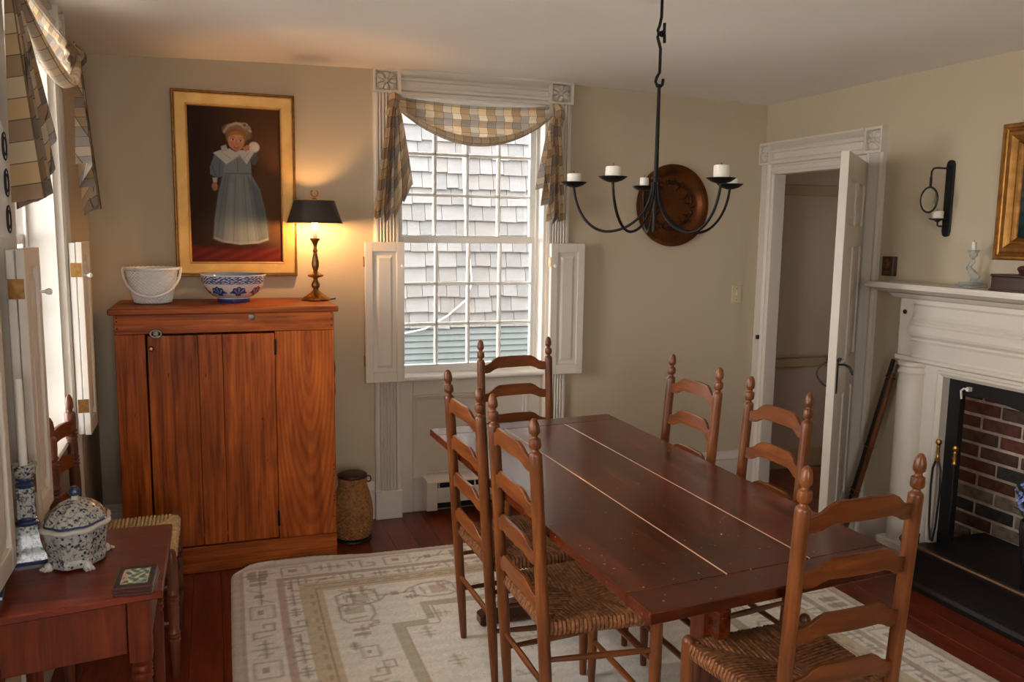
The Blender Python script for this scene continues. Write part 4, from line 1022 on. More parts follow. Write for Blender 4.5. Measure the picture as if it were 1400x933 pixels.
# thermostat
th = thing('thermostat', 'small dark brown thermostat with round dial at the mantel end', 'thermostat', (XR, 3.292, 1.405))
G().box(-.028, 0, -.037, .037, -.048, .048).obj('thermostat_case', plain('thermostat_brown', s2l((70, 58, 44)), .45), th, bev=.003)
G(lambda q: (-.028-q[2], q[0], .012+q[1])).lathe([(.024, 0), (.024, .004), (.02, .006), (.012, .005), (.010, .009), (0, .010)], 20).obj('dial', M_OBRASS, th)
for z in (-.028, -.037): G().box(-.030, -.028, -.022, .022, z-.002, z+.002).obj('scale_strip', M_OBRASS, th)
# sconce
sc = thing('wall_sconce', 'black iron wall sconce with hanging round glass lens and candle cup', 'sconce', (XR, 2.975, 1.725))
g = G(); g.prism([(-.022, -.15), (-.016, -.168), (0, -.174), (.016, -.168), (.022, -.15), (.022, .15), (.016, .168), (0, .174), (-.016, .168), (-.022, .15)], 'x', -.012, 0); g.obj('back_bar', M_BLACK, sc, bev=.002)
G().tube([(-.012, 0, .135), (-.09, 0, .135), (-.108, 0, .131), (-.117, 0, .118), (-.118, 0, .085)], .0042, 8).obj('bracket_arm', M_BLACK, sc)
g = G(); g.box(-.124, -.112, -.004, .004, .05, .095); g.obj('lens_clip', M_BLACK, sc, bev=.002)
g = G(); g.tube([(-.120, .047*cos(a), -.008+.056*sin(a)) for a in [i*2*pi/32 for i in range(32)]], .0045, 8, closed=True)
o = g.obj('lens_ring', M_BLACK, sc); 
g = G(lambda q: (-.120+q[2], q[0], -.008+q[1])); g.lathe([(0, -.010), (.025, -.008), (.043, -.002), (.043, .002), (.025, .008), (0, .010)], 28, rfun=lambda a, r, z: (r*.98, r*1.2)); g.obj('glass_lens', M_LENS, sc)
g = G(); g.tube([(-.012, 0, -.125), (-.05, 0, -.125), (-.06, 0, -.122), (-.062, 0, -.105)], .0042, 8); g.lathe([(0, -.108), (.008, -.106), (.014, -.100), (.036, -.094), (.038, -.090), (.012, -.094), (0, -.094)], 20, c=(-.062, 0)); g.obj('candle_cup', M_BLACK, sc)
candle('pillar_candle', 'squat white candle in the iron wall sconce cup', (XR-.062, 2.975, 1.632), .024, .036)

# ------------------------------------------------------------------ pictures
def picture(name, label, f, u0, u1, z0, z1, wf, mats, dd=.035):
    c = ((u0+u1)/2, .0, (z0+z1)/2); t = thing(name, label, 'picture', f(c)); loc = Vector(t.location); F = lambda q: Vector(f(q))-loc
    return t, F
pt, F = picture('portrait_painting', 'oil portrait of a small child in grey dress and hat, broad gilt frame', fB, -.162, .402, 1.312, 2.192, .07, None)
mk = lambda u, v, d: (u, d, v)
g = G(F); frame_piece(g, -.162, .402, 1.312, 2.192, [(0, .003), (0, .030), (.004, .036), (.010, .036), (.012, .030), (.012, .003)], mk); g.obj('outer_edge', M_GOLDD, pt, smooth=25)
g = G(F); frame_piece(g, -.150, .390, 1.324, 2.180, [(0, .003), (0, .034), (.006, .036), (.050, .026), (.052, .029), (.057, .027), (.060, .018), (.060, .003)], mk); g.obj('gilt_frame', M_GOLD, pt, smooth=25)
# canvas painted in photo-like coordinates a (across) 254..383, b (down) 147..357
na, nb_ = 260, 420
A, B = np.meshgrid(np.linspace(254, 383, na), np.linspace(147, 357, nb_))
rs = np.random.RandomState(2)
PIC = np.zeros((nb_, na, 3))
t_ = np.clip((A-254)/129, 0, 1)[..., None]; u_ = np.clip((B-147)/210, 0, 1)[..., None]
PIC[:] = L((52, 36, 26))*(1-t_)+L((88, 58, 36))*t_
PIC *= .72+.4*np.exp(-((A-352)**2/1500+(B-240)**2/9000))[..., None]
fl_ = np.clip((B-333-.02*(A-300))/6, 0, 1)[..., None]
PIC = PIC*(1-fl_)+L((104, 36, 28))*fl_*(.75+.25*np.sin(A*.21+B*.5)[..., None]*.6)
def soft(d, w_=1.0): return np.clip(.5-d/w_, 0, 1)
def poly(ps, col, k=1.0, blur=1.2):
    ins = inpoly(A, B, ps); d = np.full(A.shape, 99.)
    for i in range(len(ps)): d = np.minimum(d, seg_dist(A, B, ps[i], ps[(i+1) % len(ps)]))
    d = np.where(ins, -d, d); f = (soft(d, blur)*k)[..., None]
    global PIC
    PIC = PIC*(1-f)+(L(col) if isinstance(col, tuple) else col)*f
def ell(x, y, rx, ry, col, k=1.0, blur=1.5, rot=0):
    ca_, sa_ = cos(rot), sin(rot); dx, dy = A-x, B-y; p_, q_ = dx*ca_+dy*sa_, -dx*sa_+dy*ca_
    d = (np.hypot(p_/rx, q_/ry)-1)*min(rx, ry); f = (soft(d, blur)*k)[..., None]
    global PIC
    PIC = PIC*(1-f)+L(col)*f
def line(ps, wd, col, k=.7, blur=.8):
    d = np.full(A.shape, 99.)
    for a, b in zip(ps, ps[1:]): d = np.minimum(d, seg_dist(A, B, a, b))
    f = (soft(d-wd, blur)*k)[..., None]
    global PIC
    PIC = PIC*(1-f)+L(col)*f
ell(326, 334, 44, 6, (48, 16, 14), .7, 6)
poly([(302, 234), (339, 234), (352, 256), (360, 290), (363, 326), (348, 331), (322, 333), (298, 330), (285, 325), (288, 296), (294, 262)], (118, 124, 124))
poly([(302, 234), (312, 234), (303, 280), (299, 330), (285, 325), (288, 296), (294, 262)], (92, 100, 104), .7, 5)
poly([(336, 240), (352, 256), (362, 300), (363, 326), (348, 331), (344, 290)], (84, 92, 96), .8, 5)
for xa, xb, yb in ((308, 297, 328), (318, 313, 332), (330, 334, 332), (336, 346, 330), (341, 355, 328), (304, 290, 322)): line([(xa, 240), (xb, yb)], .5, (76, 82, 84), .55)
line([(312, 250), (309, 326)], 1.6, (140, 144, 140), .4, 3); line([(324, 245), (324, 330)], 2.2, (136, 140, 138), .4, 4)
poly([(286, 325), (300, 330), (322, 333), (348, 331), (363, 326), (363, 323), (348, 328), (322, 330), (300, 327), (287, 322)], (148, 148, 142), .5)
ell(314, 335, 5, 1.8, (60, 34, 26), .8); ell(331, 335.5, 5, 1.8, (60, 34, 26), .8)
poly([(300, 206), (340, 204), (341, 236), (301, 237)], (120, 126, 126))
line([(321, 212), (322, 234)], .5, (78, 84, 86), .7); line([(302, 236), (340, 235)], .9, (90, 96, 98), .8)
poly([(290, 210), (303, 210), (303, 226), (301, 240), (292, 242), (283, 238), (283, 228)], (98, 106, 112)); line([(286, 226), (291, 240)], .7, (66, 74, 82), .7); line([(297, 214), (296, 238)], .7, (70, 78, 84), .6)
poly([(286, 242), (293, 242), (292, 249), (287, 249)], (166, 158, 146)); ell(289, 254, 4.2, 5.5, (160, 108, 78)); line([(286, 256), (288, 260)], .8, (120, 78, 56), .8)
poly([(338, 206), (348, 204), (351, 214), (347, 224), (340, 222)], (86, 90, 92))
ell(324, 177, 17, 10, (160, 140, 116), 1, 2, -.1); ell(322, 180, 20.5, 11, (118, 96, 74), .85, 2, .2)
ell(321, 187, 14.5, 13, (132, 92, 52), 1, 2)
ell(320.5, 192, 11.2, 12.6, (190, 132, 98), 1, 1.6, -.18)
ell(314.5, 197, 4, 3.4, (196, 112, 88), .55, 3); ell(326, 196, 3.6, 3.2, (196, 112, 88), .5, 3)
poly([(309, 186), (314, 180), (322, 178), (331, 182), (333, 187), (326, 183.5), (318, 183), (312, 186)], (150, 104, 56), .95, 1.5)
for ex, ey in ((316, 190), (326.5, 191.5)):
    ell(ex, ey, 2.5, 1.3, (206, 190, 176), .9, .8); ell(ex+.2, ey, 1.2, 1.25, (40, 28, 24), 1, .7); line([(ex-2.6, ey-1.5), (ex+2.4, ey-1.6)], .35, (70, 44, 30), .8); line([(ex-3, ey-3.6), (ex+2.6, ey-3.9)], .4, (120, 80, 48), .7)
line([(321.5, 191), (320.3, 196), (322.2, 196.6)], .4, (140, 88, 64), .7); line([(317.5, 200.3), (320.5, 201.2), (324, 200.6)], .7, (158, 60, 52), .9); ell(320.6, 202.6, 2, .7, (176, 92, 78), .6)
poly([(303, 205), (311, 202), (319, 207), (325, 204), (341, 203), (345, 207), (334, 223), (325, 212), (306, 224), (288, 209), (297, 205)], (186, 180, 168))
line([(306, 224), (325, 211)], .6, (120, 118, 112), .7); line([(334, 223), (326, 212)], .6, (120, 118, 112), .7); line([(297, 205), (312, 216)], .5, (136, 132, 124), .6); line([(341, 204), (331, 214)], .5, (136, 132, 124), .6); line([(288, 209), (306, 224)], .5, (110, 108, 104), .6)
poly([(299, 200), (306, 197), (309, 205), (300, 207)], (170, 164, 154)); 
ell(345.5, 199, 7.6, 7, (196, 188, 174), 1, 2); ell(347, 200, 4, 3.6, (212, 206, 192), .6, 2); poly([(329, 201), (336, 196), (340, 199), (334, 206)], (184, 128, 94))
line([(304, 180), (310, 172), (321, 168), (333, 170), (341, 178)], 1.6, (176, 156, 130), .8, 1.5); ell(333, 170.5, 4.6, 4, (150, 136, 122)); ell(333, 170, 2.2, 2, (90, 80, 76)); ell(338, 174, 3, 2.6, (134, 120, 108))
PIC *= 1+rs.normal(0, .05, (nb_, na, 1)); PIC = np.clip(PIC, 0, 1)
uu = np.linspace(-.092, .332, na); vv = np.linspace(2.122, 1.382, nb_)
UU, VV = np.meshgrid(uu, vv); P3 = np.array([list(F((0, .017, 0)))]); Pts = np.zeros((nb_, na, 3))
o_ = F((0, .017, 0)); Pts[..., 0] = UU+o_.x; Pts[..., 1] = o_.y; Pts[..., 2] = VV+o_.z
cv = paint_obj('painted_canvas', M_OIL, Pts, PIC, pt, smooth=False)
# picture over the mantel, mostly beyond the frame edge
pr, F = picture('seascape_painting', 'gilt-framed dark teal painting at the right edge above the mantel', fRw, 1.85, 2.702, 1.459, 2.023, .08, None)
prof = [(0, .003), (0, .028), (.006, .034), (.016, .034), (.020, .027), (.026, .025), (.036, .032), (.050, .034), (.064, .026), (.070, .020), (.078, .022), (.084, .014), (.084, .003)]
g = G(F); frame_piece(g, 1.85, 2.702, 1.459, 2.023, prof, mk); g.obj('gilt_frame', plain('antique_gold', s2l((158, 112, 56)), .42, .8, var=.25, vscale=25, bump=.25, bscale=60), pr, smooth=25)
g = G(F); frame_piece(g, 1.9335, 2.6185, 1.5425, 1.9395, [(0, .003), (0, .016), (.008, .013), (.012, .009), (.012, .003)], mk); g.obj('inner_slip', M_GOLDD, pr, smooth=25)
ny2, nx2 = 60, 90; yy, xx = np.mgrid[0:1:ny2*1j, 0:1:nx2*1j]
cc = L((96, 110, 104))*(1-yy[..., None])+L((18, 44, 46))*yy[..., None]; cc = cc*(.8+.2*np.sin(xx*19+np.sin(yy*40)*2)[..., None]*(yy[..., None] > .5))
Pts = np.zeros((ny2, nx2, 3)); o_ = F((0, .008, 0)); Pts[..., 0] = o_.x; Pts[..., 1] = o_.y+2.607-xx*.662; Pts[..., 2] = o_.z+1.928-yy*.374
paint_obj('painted_canvas', M_OIL, Pts, np.clip(cc, 0, 1), pr, smooth=False)

# ------------------------------------------------------------------ on the cupboard
CT = 1.2025
bs = thing('white_basket', 'white woven lightship basket with its handle swung down, on the cupboard', 'basket', (-.258, 4.115, CT))
def weave(a, r, z):
    k = 1+.03*(1 if (int(a/(2*pi)*60+.01) % 2) ^ (int(z/.0073) % 2) else -1)
    return (r*k, r*k)
g = G(); pr_ = [(0, 0), (.055, 0), (.068, .003)]+[(lerp(.078, .107, (i/80)**.9), .008+.146*i/80) for i in range(81)]+[(.104, .156), (.10, .15), (.07, .01), (0, .006)]
g.lathe(pr_, 180, rfun=lambda a, r, z: weave(a, r, z) if .007 < z < .15 else (r, r)); g.obj('woven_body', M_WHITEB, bs, smooth=50)
g = G(); n_ = 60
g.tube([(.108*cos(a), .108*sin(a), .157+.0015*(i % 2)) for i, a in enumerate([k*2*pi/n_ for k in range(n_)])], [.0075 if i % 2 else .0062 for i in range(n_)], 7, closed=True); g.obj('lashed_rim', M_WHITEB, bs)
g = G(); hp = []
for i in range(25):
    a = pi*i/24; hp.append((-.121*cos(a)*(1+.03*sin(a)), -.030*sin(a)-.088*sin(a), .162-.124*sin(a)))
g.tube(hp, .0062, 8); g.obj('bail_handle', M_WHITEB, bs, smooth=60)
for sx in (-1, 1): G(lambda q: (sx*.112+sx*q[2], q[0], .158+q[1])).lathe([(.0, .0), (.009, 0), (.010, .006), (.006, .013), (0, .014)], 12).obj('handle_knob', M_WHITEB, bs)

bw = thing('porcelain_bowl', 'large white bowl with blue scallop shells and blue rim band on the cupboard', 'bowl', (.091, 4.165, CT))
prof = [(.0, .006), (.066, .006), (.070, .0), (.074, .001), (.074, .016), (.070, .020), (.088, .027), (.108, .041), (.124, .060), (.136, .083), (.143, .106), (.148, .124), (.150, .130), (.147, .130), (.141, .118), (.132, .085), (.104, .046), (.07, .03), (0, .024)]
dens = []
for (ra, za), (rb, zb) in zip(prof, prof[1:]):
    n_ = max(1, int(math.hypot(rb-ra, zb-za)/.0022))
    for i in range(n_): dens.append((lerp(ra, rb, i/n_), lerp(za, zb, i/n_), za <= zb+1e-9))
dens.append((prof[-1][0], prof[-1][1], True))
nt = 300; th_ = np.linspace(0, 2*pi, nt, endpoint=False)
rr = np.array([q[0] for q in dens]); zz = np.array([q[1] for q in dens]); N_ = len(dens)
iout = int(np.argmax(zz))
Pts = np.stack([rr[:, None]*np.cos(th_), rr[:, None]*np.sin(th_), np.repeat(zz[:, None], nt, 1)], -1)
Cb = np.zeros((N_, nt, 3))+L((224, 224, 220))
BL, BL2, BLD = L((48, 82, 142)), L((96, 130, 180)), L((34, 52, 104))
rs = np.random.RandomState(9)
for j in range(N_):
    z = zz[j]; outer = j <= iout
    if outer and z < .017 and rr[j] > .05: Cb[j] = L((36, 60, 150))
    if (outer and .092 < z < .124):
        w1 = np.sin(th_*30+3*np.sin(z*300)+2*np.sin(th_*7))+np.sin(z*520+4*np.sin(th_*11)); Cb[j] = np.where((w1 > .55)[:, None], L((226, 228, 226)), np.where((w1 > -.5)[:, None], BL2, BL))
    if outer and (.088 < z < .092 or .124 < z < .127): Cb[j] = BLD
    if not outer and z > .112: Cb[j] = BL2
    if outer and .03 < z < .085:
        k = 8
        ph = ((th_*k/(2*pi)+.28) % 1)-.5; xw = ph*(2*pi/k)*rr[j]; yw = z-.041       # shell fan opening upward
        a_ = np.arctan2(xw, yw+.002); d_ = np.hypot(xw, yw+.002)
        ins = (np.abs(a_) < 1.4) & (d_ < .037+.0025*np.cos(a_*9)) & (yw > -.002)
        base = (np.abs(xw) < .012) & (yw > -.007) & (yw <= .0)
        rib = np.cos(a_*9*1.0) > .55
        Cb[j][ins] = np.where(rib[ins][:, None], L((150, 172, 206)), BL); edge = ins & (d_ > .033); Cb[j][edge] = BLD; Cb[j][base] = BLD
bo = paint_obj('bowl_body', M_BOWL, Pts, Cb, bw, close_u=True)

lp = thing('table_lamp', 'lit brass candlestick lamp with black metal shade on the cupboard', 'lamp', (.474, 4.183, CT))
prof = [(0, 0), (.070, 0), (.072, .004), (.066, .010), (.045, .022), (.026, .038), (.014, .048), (.012, .056), (.020, .066), (.021, .078), (.014, .092), (.010, .10), (.012, .108), (.036, .116), (.038, .122), (.030, .128), (.014, .134), (.010, .142), (.017, .165), (.018, .185), (.012, .215), (.0085, .232), (.013, .240), (.0085, .248), (.008, .262), (.013, .278), (.024, .296), (.025, .301), (.012, .302), (.0, .302)]
g = G(); g.lathe(prof, 28); g.obj('brass_stem', M_OBRASS, lp, smooth=40)
g = G(); g.lathe([(0, .302), (.0105, .302), (.0105, .345), (.009, .347), (0, .347)], 16); g.obj('candle_sleeve', M_CANDLE, lp)
g = G(); g.tube([(0, 0, .40), (0, 0, .492)], .003, 6); g.obj('harp_rod', M_OBRASS, lp)
g = G(); g.lathe([(.131, .373), (.132, .374), (.0955, .483), (.094, .483), (.1295, .374)], 48, cap=False); sh_ = g.obj('metal_shade', M_SHADE, lp, recalc=True)
for r, z in ((.131, .374), (.095, .483)): G().tube([(r*cos(a), r*sin(a), z) for a in [i*2*pi/48 for i in range(48)]], .0018, 6, closed=True).obj('gilt_rim', M_GILT, lp)
g = G()
for k in range(3): a = k*2*pi/3; g.tube([(0, 0, .483), (.0945*cos(a), .0945*sin(a), .482)], .0018, 5)
g.obj('shade_spider', M_OBRASS, lp)
G().lathe([(0, .347), (.007, .350), (.013, .364), (.015, .378), (.011, .396), (.004, .412), (0, .416)], 16).obj('glowing_bulb', M_BULB, lp)
g = G(); g.lathe([(0, .484), (.014, .484), (.012, .490), (.005, .494), (.004, .50), (0, .50)], 14); g.obj('finial_base', M_OBRASS, lp)
g = G(); pts = [(.017*sin(a), 0, .516-.017*cos(a)) for a in [radians(-150)+i*radians(300)/20 for i in range(21)]]; g.tube(pts, [.0012]+[.003+.002*sin(pi*i/20) for i in range(1, 20)]+[.0012], 8); g.obj('crescent_finial', M_OBRASS, lp)
G().tube([(.06, -.02, .004), (.09, -.01, .006), (.098, .03, .003), (.10, .06, .003)], .003, 6).obj('lamp_cord', M_BLACK, lp)

# ------------------------------------------------------------------ floor basket, heater
fb = thing('floor_basket', 'tall brown wicker basket with dark lid on the floor beside the cupboard', 'basket', (.628, 4.09, 0))
pb = [(.078, .018)]+[(r, z) for r, z in ((.084, .022), (.090, .05), (.097, .10), (.099, .14), (.094, .19), (.082, .24), (.071, .275), (.068, .30), (.071, .325))]
dp_ = []
for (ra, za), (rb, zb) in zip(pb, pb[1:]):
    n_ = max(1, int((zb-za)/.003))
    for i in range(n_): dp_.append((lerp(ra, rb, i/n_), lerp(za, zb, i/n_)))
dp_.append(pb[-1])
def wv(a, r, z):
    k = 1+.03*(1 if (int(a/(2*pi)*48+.01) % 2) ^ (int(z/.009) % 2) else -1); return (r*k, r*k)
g = G(); g.lathe([(0, .018)]+dp_+[(0, .322)], 144, rfun=wv); g.obj('wicker_body', M_WICKER, fb, smooth=50)
g = G(); g.lathe([(0, .0), (.088, 0), (.094, .004), (.092, .012), (.08, .018), (0, .018)], 32); g.obj('dark_base', M_BLACK, fb)
g = G(); g.lathe([(0, .345), (.03, .345), (.06, .342), (.072, .336), (.0745, .328), (.0725, .322), (0, .322)], 32); g.obj('dark_lid', M_LEATHER, fb, smooth=40)
g = G(); g.tube([(.068+.012*(1-cos(a)), 0, .305+.016*sin(a)) for a in [i*2*pi/12 for i in range(12)]], .0035, 6, closed=True); g.obj('leather_loop', M_LEATHER, fb)

ht = thing('baseboard_heater', 'white metal baseboard heater with dark louvres under the far window', 'heater', (1.40, 4.33, 0))
g = G(); g.box(-.345, -.285, -.055, .05, .035, .195); g.obj('end_cap', M_HEATER, ht, bev=.003)
g = G(); g.box(.285, .34, -.055, .05, .035, .195); g.obj('end_cap', M_HEATER, ht, bev=.003)
g = G(); g.prism([(.05, .205), (-.045, .205), (-.06, .198), (-.06, .190), (.05, .195)], 'x', -.345, .34); g.obj('top_cover', M_HEATER, ht, bev=.002)
G().box(-.285, .285, -.05, -.042, .075, .158).obj('front_panel', M_HEATER, ht, bev=.002)
G().box(-.285, .285, -.03, .05, .04, .19).obj('dark_interior', M_BLACK, ht)
for i in range(9): G().box(-.275+i*.068, -.275+i*.068+.004, -.048, -.03, .158, .190).obj('louvre', M_HEATER, ht)

# ------------------------------------------------------------------ side table and what is on it
SZ = .72
sd = thing('side_table', 'small reddish cherry side table with drawer front at lower left', 'table', (-.33, 2.2, 0))
G().prism([(-.19, -.265), (.199, -.208), (.202, .26), (-.19, .272)], 'z', SZ-.018, SZ).obj('tabletop', M_STAB, sd, bev=.003)
yF = lambda x: -.225+.03*(x+.19)/.39
G().prism([(-.165, -.222), (.118, -.182), (.118, -.167), (-.165, -.207)], 'z', .565, SZ-.018).obj('drawer_front', M_STABZ, sd, bev=.002)
G().box(.150, .165, -.14, .20, .565, SZ-.018).obj('side_apron', M_STAB, sd, bev=.002); G().box(-.165, -.15, -.18, .22, .565, SZ-.018).obj('side_apron', M_STAB, sd, bev=.002)
G().box(-.15, .15, .215, .23, .565, SZ-.018).obj('rear_apron', M_STAB, sd, bev=.002)
for x, y in ((.146, -.165), (.150, .21), (-.155, .225), (-.155, -.20)):
    lg = G(); lg.box(x-.024, x+.024, y-.024, y+.024, .545, SZ-.018)
    lg.lathe([(0, .002), (.014, .002), (.016, .04), (.021, .35), (.022, .48)]+[(.019, .492), (.0235, .498), (.0235, .506), (.019, .511), (.0235, .517), (.0235, .525), (.019, .531), (.023, .538), (.0235, .546), (0, .546)], 18, c=(x, y))
    lg.obj('turned_leg', M_STABZ, sd, bev=.0, smooth=40)
# tureen
tu = thing('delft_tureen', 'lidded blue-and-white oval tureen on paw feet on the side table', 'tureen', (-.338, 2.245, SZ), radians(-12))
def lob(a, r, z): k = 1+.035*cos(8*a)*min(1, r/.05); return (r*k*.80, r*k*1.04)
g = G(); g.lathe([(0, .009), (.070, .009), (.074, .020), (.076, .03), (.083, .06), (.086, .085), (.0875, .094), (0, .094)], 64, rfun=lob); g.obj('tureen_body', M_DELFT, tu, smooth=60)
g = G(); g.lathe([(.0, .006), (.076, .006), (.0785, .009), (.0785, .024), (.0765, .027), (0, .027)], 64, rfun=lob); g.obj('foot_band', M_DELFT, tu, smooth=40)
g = G(); g.lathe([(0, .094), (.088, .094), (.095, .097), (.097, .102), (.094, .106), (.086, .107), (0, .107)], 64, rfun=lob); g.obj('rim_band', M_DWHITE, tu, smooth=60)
g = G(); g.lathe([(0, .107), (.086, .107), (.083, .112), (.068, .132), (.045, .149), (.02, .158), (0, .159)], 64, rfun=lob); ld = g.obj('domed_lid', M_DELFT, tu, smooth=60)
g = G(); g.lathe([(.086, .1075), (.0865, .110), (.083, .1125), (.0825, .1105)], 64, rfun=lob, cap=False); g.obj('lid_edge_line', M_DBLUE, tu)
g = G(); g.lathe([(0, .157), (.010, .157), (.008, .166), (.009, .170), (0, .171)], 16); g.obj('knob_stem', M_DWHITE, ld)
g = G(); g.lathe([(0, .169), (.010, .169), (.0145, .174), (.0125, .184), (.006, .191), (0, .192)], 24, rfun=lambda a, r, z: (r*(1+.08*cos(8*a)),)*2); g.obj('fluted_knob', M_DBLUE, ld, smooth=60)
for x, y in ((-.045, -.062), (.045, -.062), (-.045, .062), (.045, .062)):
    g = G(lambda q: (x+q[0], y+q[1], q[2])); g.lathe([(0, 0), (.009, 0), (.012, .004), (.011, .011), (.008, .018), (0, .022)], 14)
    n_ = Vector((x, y)).normalized()
    for k in (-1, 0, 1): g.tube([(n_.x*.008-n_.y*k*.007, n_.y*.008+n_.x*k*.007, .009), (n_.x*.017-n_.y*k*.008, n_.y*.017+n_.x*k*.008, .0045)], [.004, .0038], 6)
    g.obj('paw_foot', M_DWHITE, tu, smooth=60)
# delft candlestick
ck = thing('delft_candlestick', 'tall blue-and-white square-footed ceramic candlestick on the side table', 'candlestick', (-.452, 2.285, SZ), radians(8))
def sq(prof, g):
    vs = []
    for h, z in prof: vs += [(-h, -h, z), (h, -h, z), (h, h, z), (-h, h, z)]
    k = len(prof)
    g.add(vs, [(4*i+a, 4*i+(a+1) % 4, 4*i+4+(a+1) % 4, 4*i+4+a) for i in range(k-1) for a in range(4)]+[(0, 1, 2, 3), tuple(range(4*k-4, 4*k))])
g = G(); sq([(.043, 0), (.044, .008), (.042, .010)], g); g.obj('square_plinth', M_DBLUE, ck)
g = G(); sq([(.042, .010), (.040, .02), (.033, .035), (.027, .055), (.0235, .085), (.0225, .094)], g); g.obj('flared_foot', M_DELFT, ck, smooth=60)
g = G(); g.lathe([(0, .094), (.026, .094), (.027, .099), (.022, .104), (.024, .109), (.018, .115), (0, .115)], 24); g.obj('lower_collar', M_DBLUE, ck)
g = G(); sq([(.0165, .113), (.0155, .19)], g)
for x in (-.0165, .0165):
    for y in (-.0165, .0165): g.lathe([(0, .113), (.004, .113), (.004, .19), (0, .19)], 8, c=(x, y))
g.obj('column', M_DELFT, ck, smooth=50)
g = G(); g.lathe([(0, .188), (.020, .188), (.022, .196), (.016, .201), (.020, .208), (.018, .213), (0, .213)], 24); g.obj('upper_collar', M_DBLUE, ck)
g = G(); g.lathe([(0, .211), (.016, .211), (.024, .222), (.027, .238), (.029, .242), (.029, .247), (.024, .247), (.012, .236), (0, .236)], 28); g.obj('candle_cup', M_DELFT, ck, smooth=45)
candle('taper_candle', 'tall plain taper candle in the blue-and-white candlestick', (-.452, 2.285, SZ+.2365), .0088, .222)
# coasters
for i, lb in enumerate(['bottom brown coaster of the stack on the side table', 'middle brown coaster of the stack on the side table', 'top coaster of the stack, printed with a dark-bordered leafy picture']):
    t = thing('coaster', lb, 'coaster', (-.19+random.uniform(-.002, .002), 2.043, SZ+.0075*i), radians(-4+i), 'coasters stacked on the side table')
    G().box(-.042, .042, -.064, .064, 0, .0074).obj('coaster_board', plain('coaster_brown_%d' % i, s2l((62, 34, 28)), .3), t, bev=.002)
    if i == 2:
        yy, xx = np.mgrid[0:1:60*1j, 0:1:90*1j]; n1 = np.sin(xx*23+np.sin(yy*17)*2)+np.sin(yy*29+np.cos(xx*13)*2.5)
        cc = np.where((n1 > .7)[..., None], L((190, 176, 130)), np.where((n1 > -.3)[..., None], L((120, 136, 120)), L((60, 84, 92))))
        cc = np.where(((xx < .3) & (n1 > -.6))[..., None], L((176, 140, 110)), cc)
        bd = (xx < .13) | (xx > .87) | (yy < .12) | (yy > .88); cc[bd] = L((30, 26, 24))
        ln_ = ((np.abs(xx-.15) < .012) | (np.abs(xx-.85) < .012)) & (yy > .12) & (yy < .88); cc[ln_] = L((170, 150, 110))
        Pts = np.stack([-.039+xx*.078, -.060+yy*.120, np.full(xx.shape, .0078)], -1); paint_obj('coaster_picture', M_COAST, Pts, cc, t, smooth=False)
bk_ = thing('booklet', 'thin blue-edged booklet at the left end of the side table', 'book', (-.492, 2.075, SZ), radians(8))
G().box(-.026, .026, -.04, .04, 0, .003).obj('back_cover', M_BLUEB, bk_); G().box(-.025, .025, -.039, .039, .003, .009).obj('pages', M_PAPER, bk_); G().box(-.026, .026, -.04, .04, .009, .011).obj('front_cover', M_BLUEB, bk_)

# ------------------------------------------------------------------ on the mantel, by the hearth
MZ = 1.3365
gc = thing('glass_candlestick', 'clear pressed-glass dolphin candlestick on the mantel', 'candlestick', (3.085, 2.742, MZ))
g = G(); sq([(.045, 0), (.045, .010), (.043, .012)], g); sq([(.034, .012), (.034, .022), (.032, .024)], g); g.obj('stepped_base', M_GLASSY, gc)
g = G(); g.tube([(-.018, -.014, .026), (-.01, -.022, .034), (.004, -.016, .044), (.012, .0, .056), (.006, .012, .072), (-.006, .012, .086), (-.012, .0, .098), (-.004, -.010, .112), (.0, -.004, .122), (0, 0, .13)], [.009, .016, .019, .017, .014, .0115, .009, .0075, .006, .005], 12)
g.obj('dolphin_stem', M_GLASSY, gc, smooth=70)
g = G(); g.lathe([(0, .118), (.006, .118), (.008, .126), (.016, .134), (.019, .148), (.024, .158), (.025, .161), (.018, .161), (.011, .150), (0, .150)], 20); g.obj('candle_socket', M_GLASSY, gc)
candle('short_candle', 'short white candle in the glass candlestick on the mantel', (3.085, 2.742, MZ+.1505), .0095, .046)
mb = thing('dark_wooden_box', 'dark wooden lidded box on the right of the mantel', 'box', (3.075, 2.44, MZ))
G().box(-.06, .06, -.145, .145, .006, .058).obj('box_body', M_BOXW, mb, bev=.002); G().box(-.064, .064, -.149, .149, .058, .068).obj('box_lid', M_BOXW, mb, bev=.003); G().box(-.066, .066, -.151, .151, 0, .008).obj('box_plinth', M_BOXW, mb, bev=.002)
G(lambda q: (q[0], .055+q[1], q[2])).lathe([(0, .068), (.016, .068), (.012, .074), (.014, .080), (.020, .088), (.017, .098), (.008, .103), (0, .104)], 16).obj('lid_knob', M_BOXW, mb)
# long gun leaning by the column
pA, pB = Vector((3.085, 3.415, .014)), Vector((3.118, 3.178, .955))
gd = (pB-pA); Lg = gd.length
gn = thing('long_gun', 'old long gun with black barrel and brown stock leaning beside the fireplace', 'gun', pA)
q_ = gd.to_track_quat('Z', 'Y'); gn.rotation_mode = 'QUATERNION'; gn.rotation_quaternion = q_
g = G(); g.tube([(0, 0.0, .05), (0, 0, .3), (0, 0, Lg)], [.014, .012, .0105], 10); g.obj('barrel', M_BLACK, gn)
side = -1
g = G(); g.tube([(0, side*.020, .02), (0, side*.022, .10), (0, side*.022, .25), (0, side*.022, .45), (0, side*.021, .70), (0, side*.019, Lg-.12), (0, side*.017, Lg-.07)], [.012, .016, .0135, .0145, .0145, .013, .007], 10); g.obj('wood_stock', M_GUNW, gn)
g = G(); g.tube([(0, side*.034, .3), (0, side*.03, Lg-.05), (0, side*.03, Lg-.015)], [.004, .004, .006], 8); g.obj('ramrod', M_GUNW, gn)
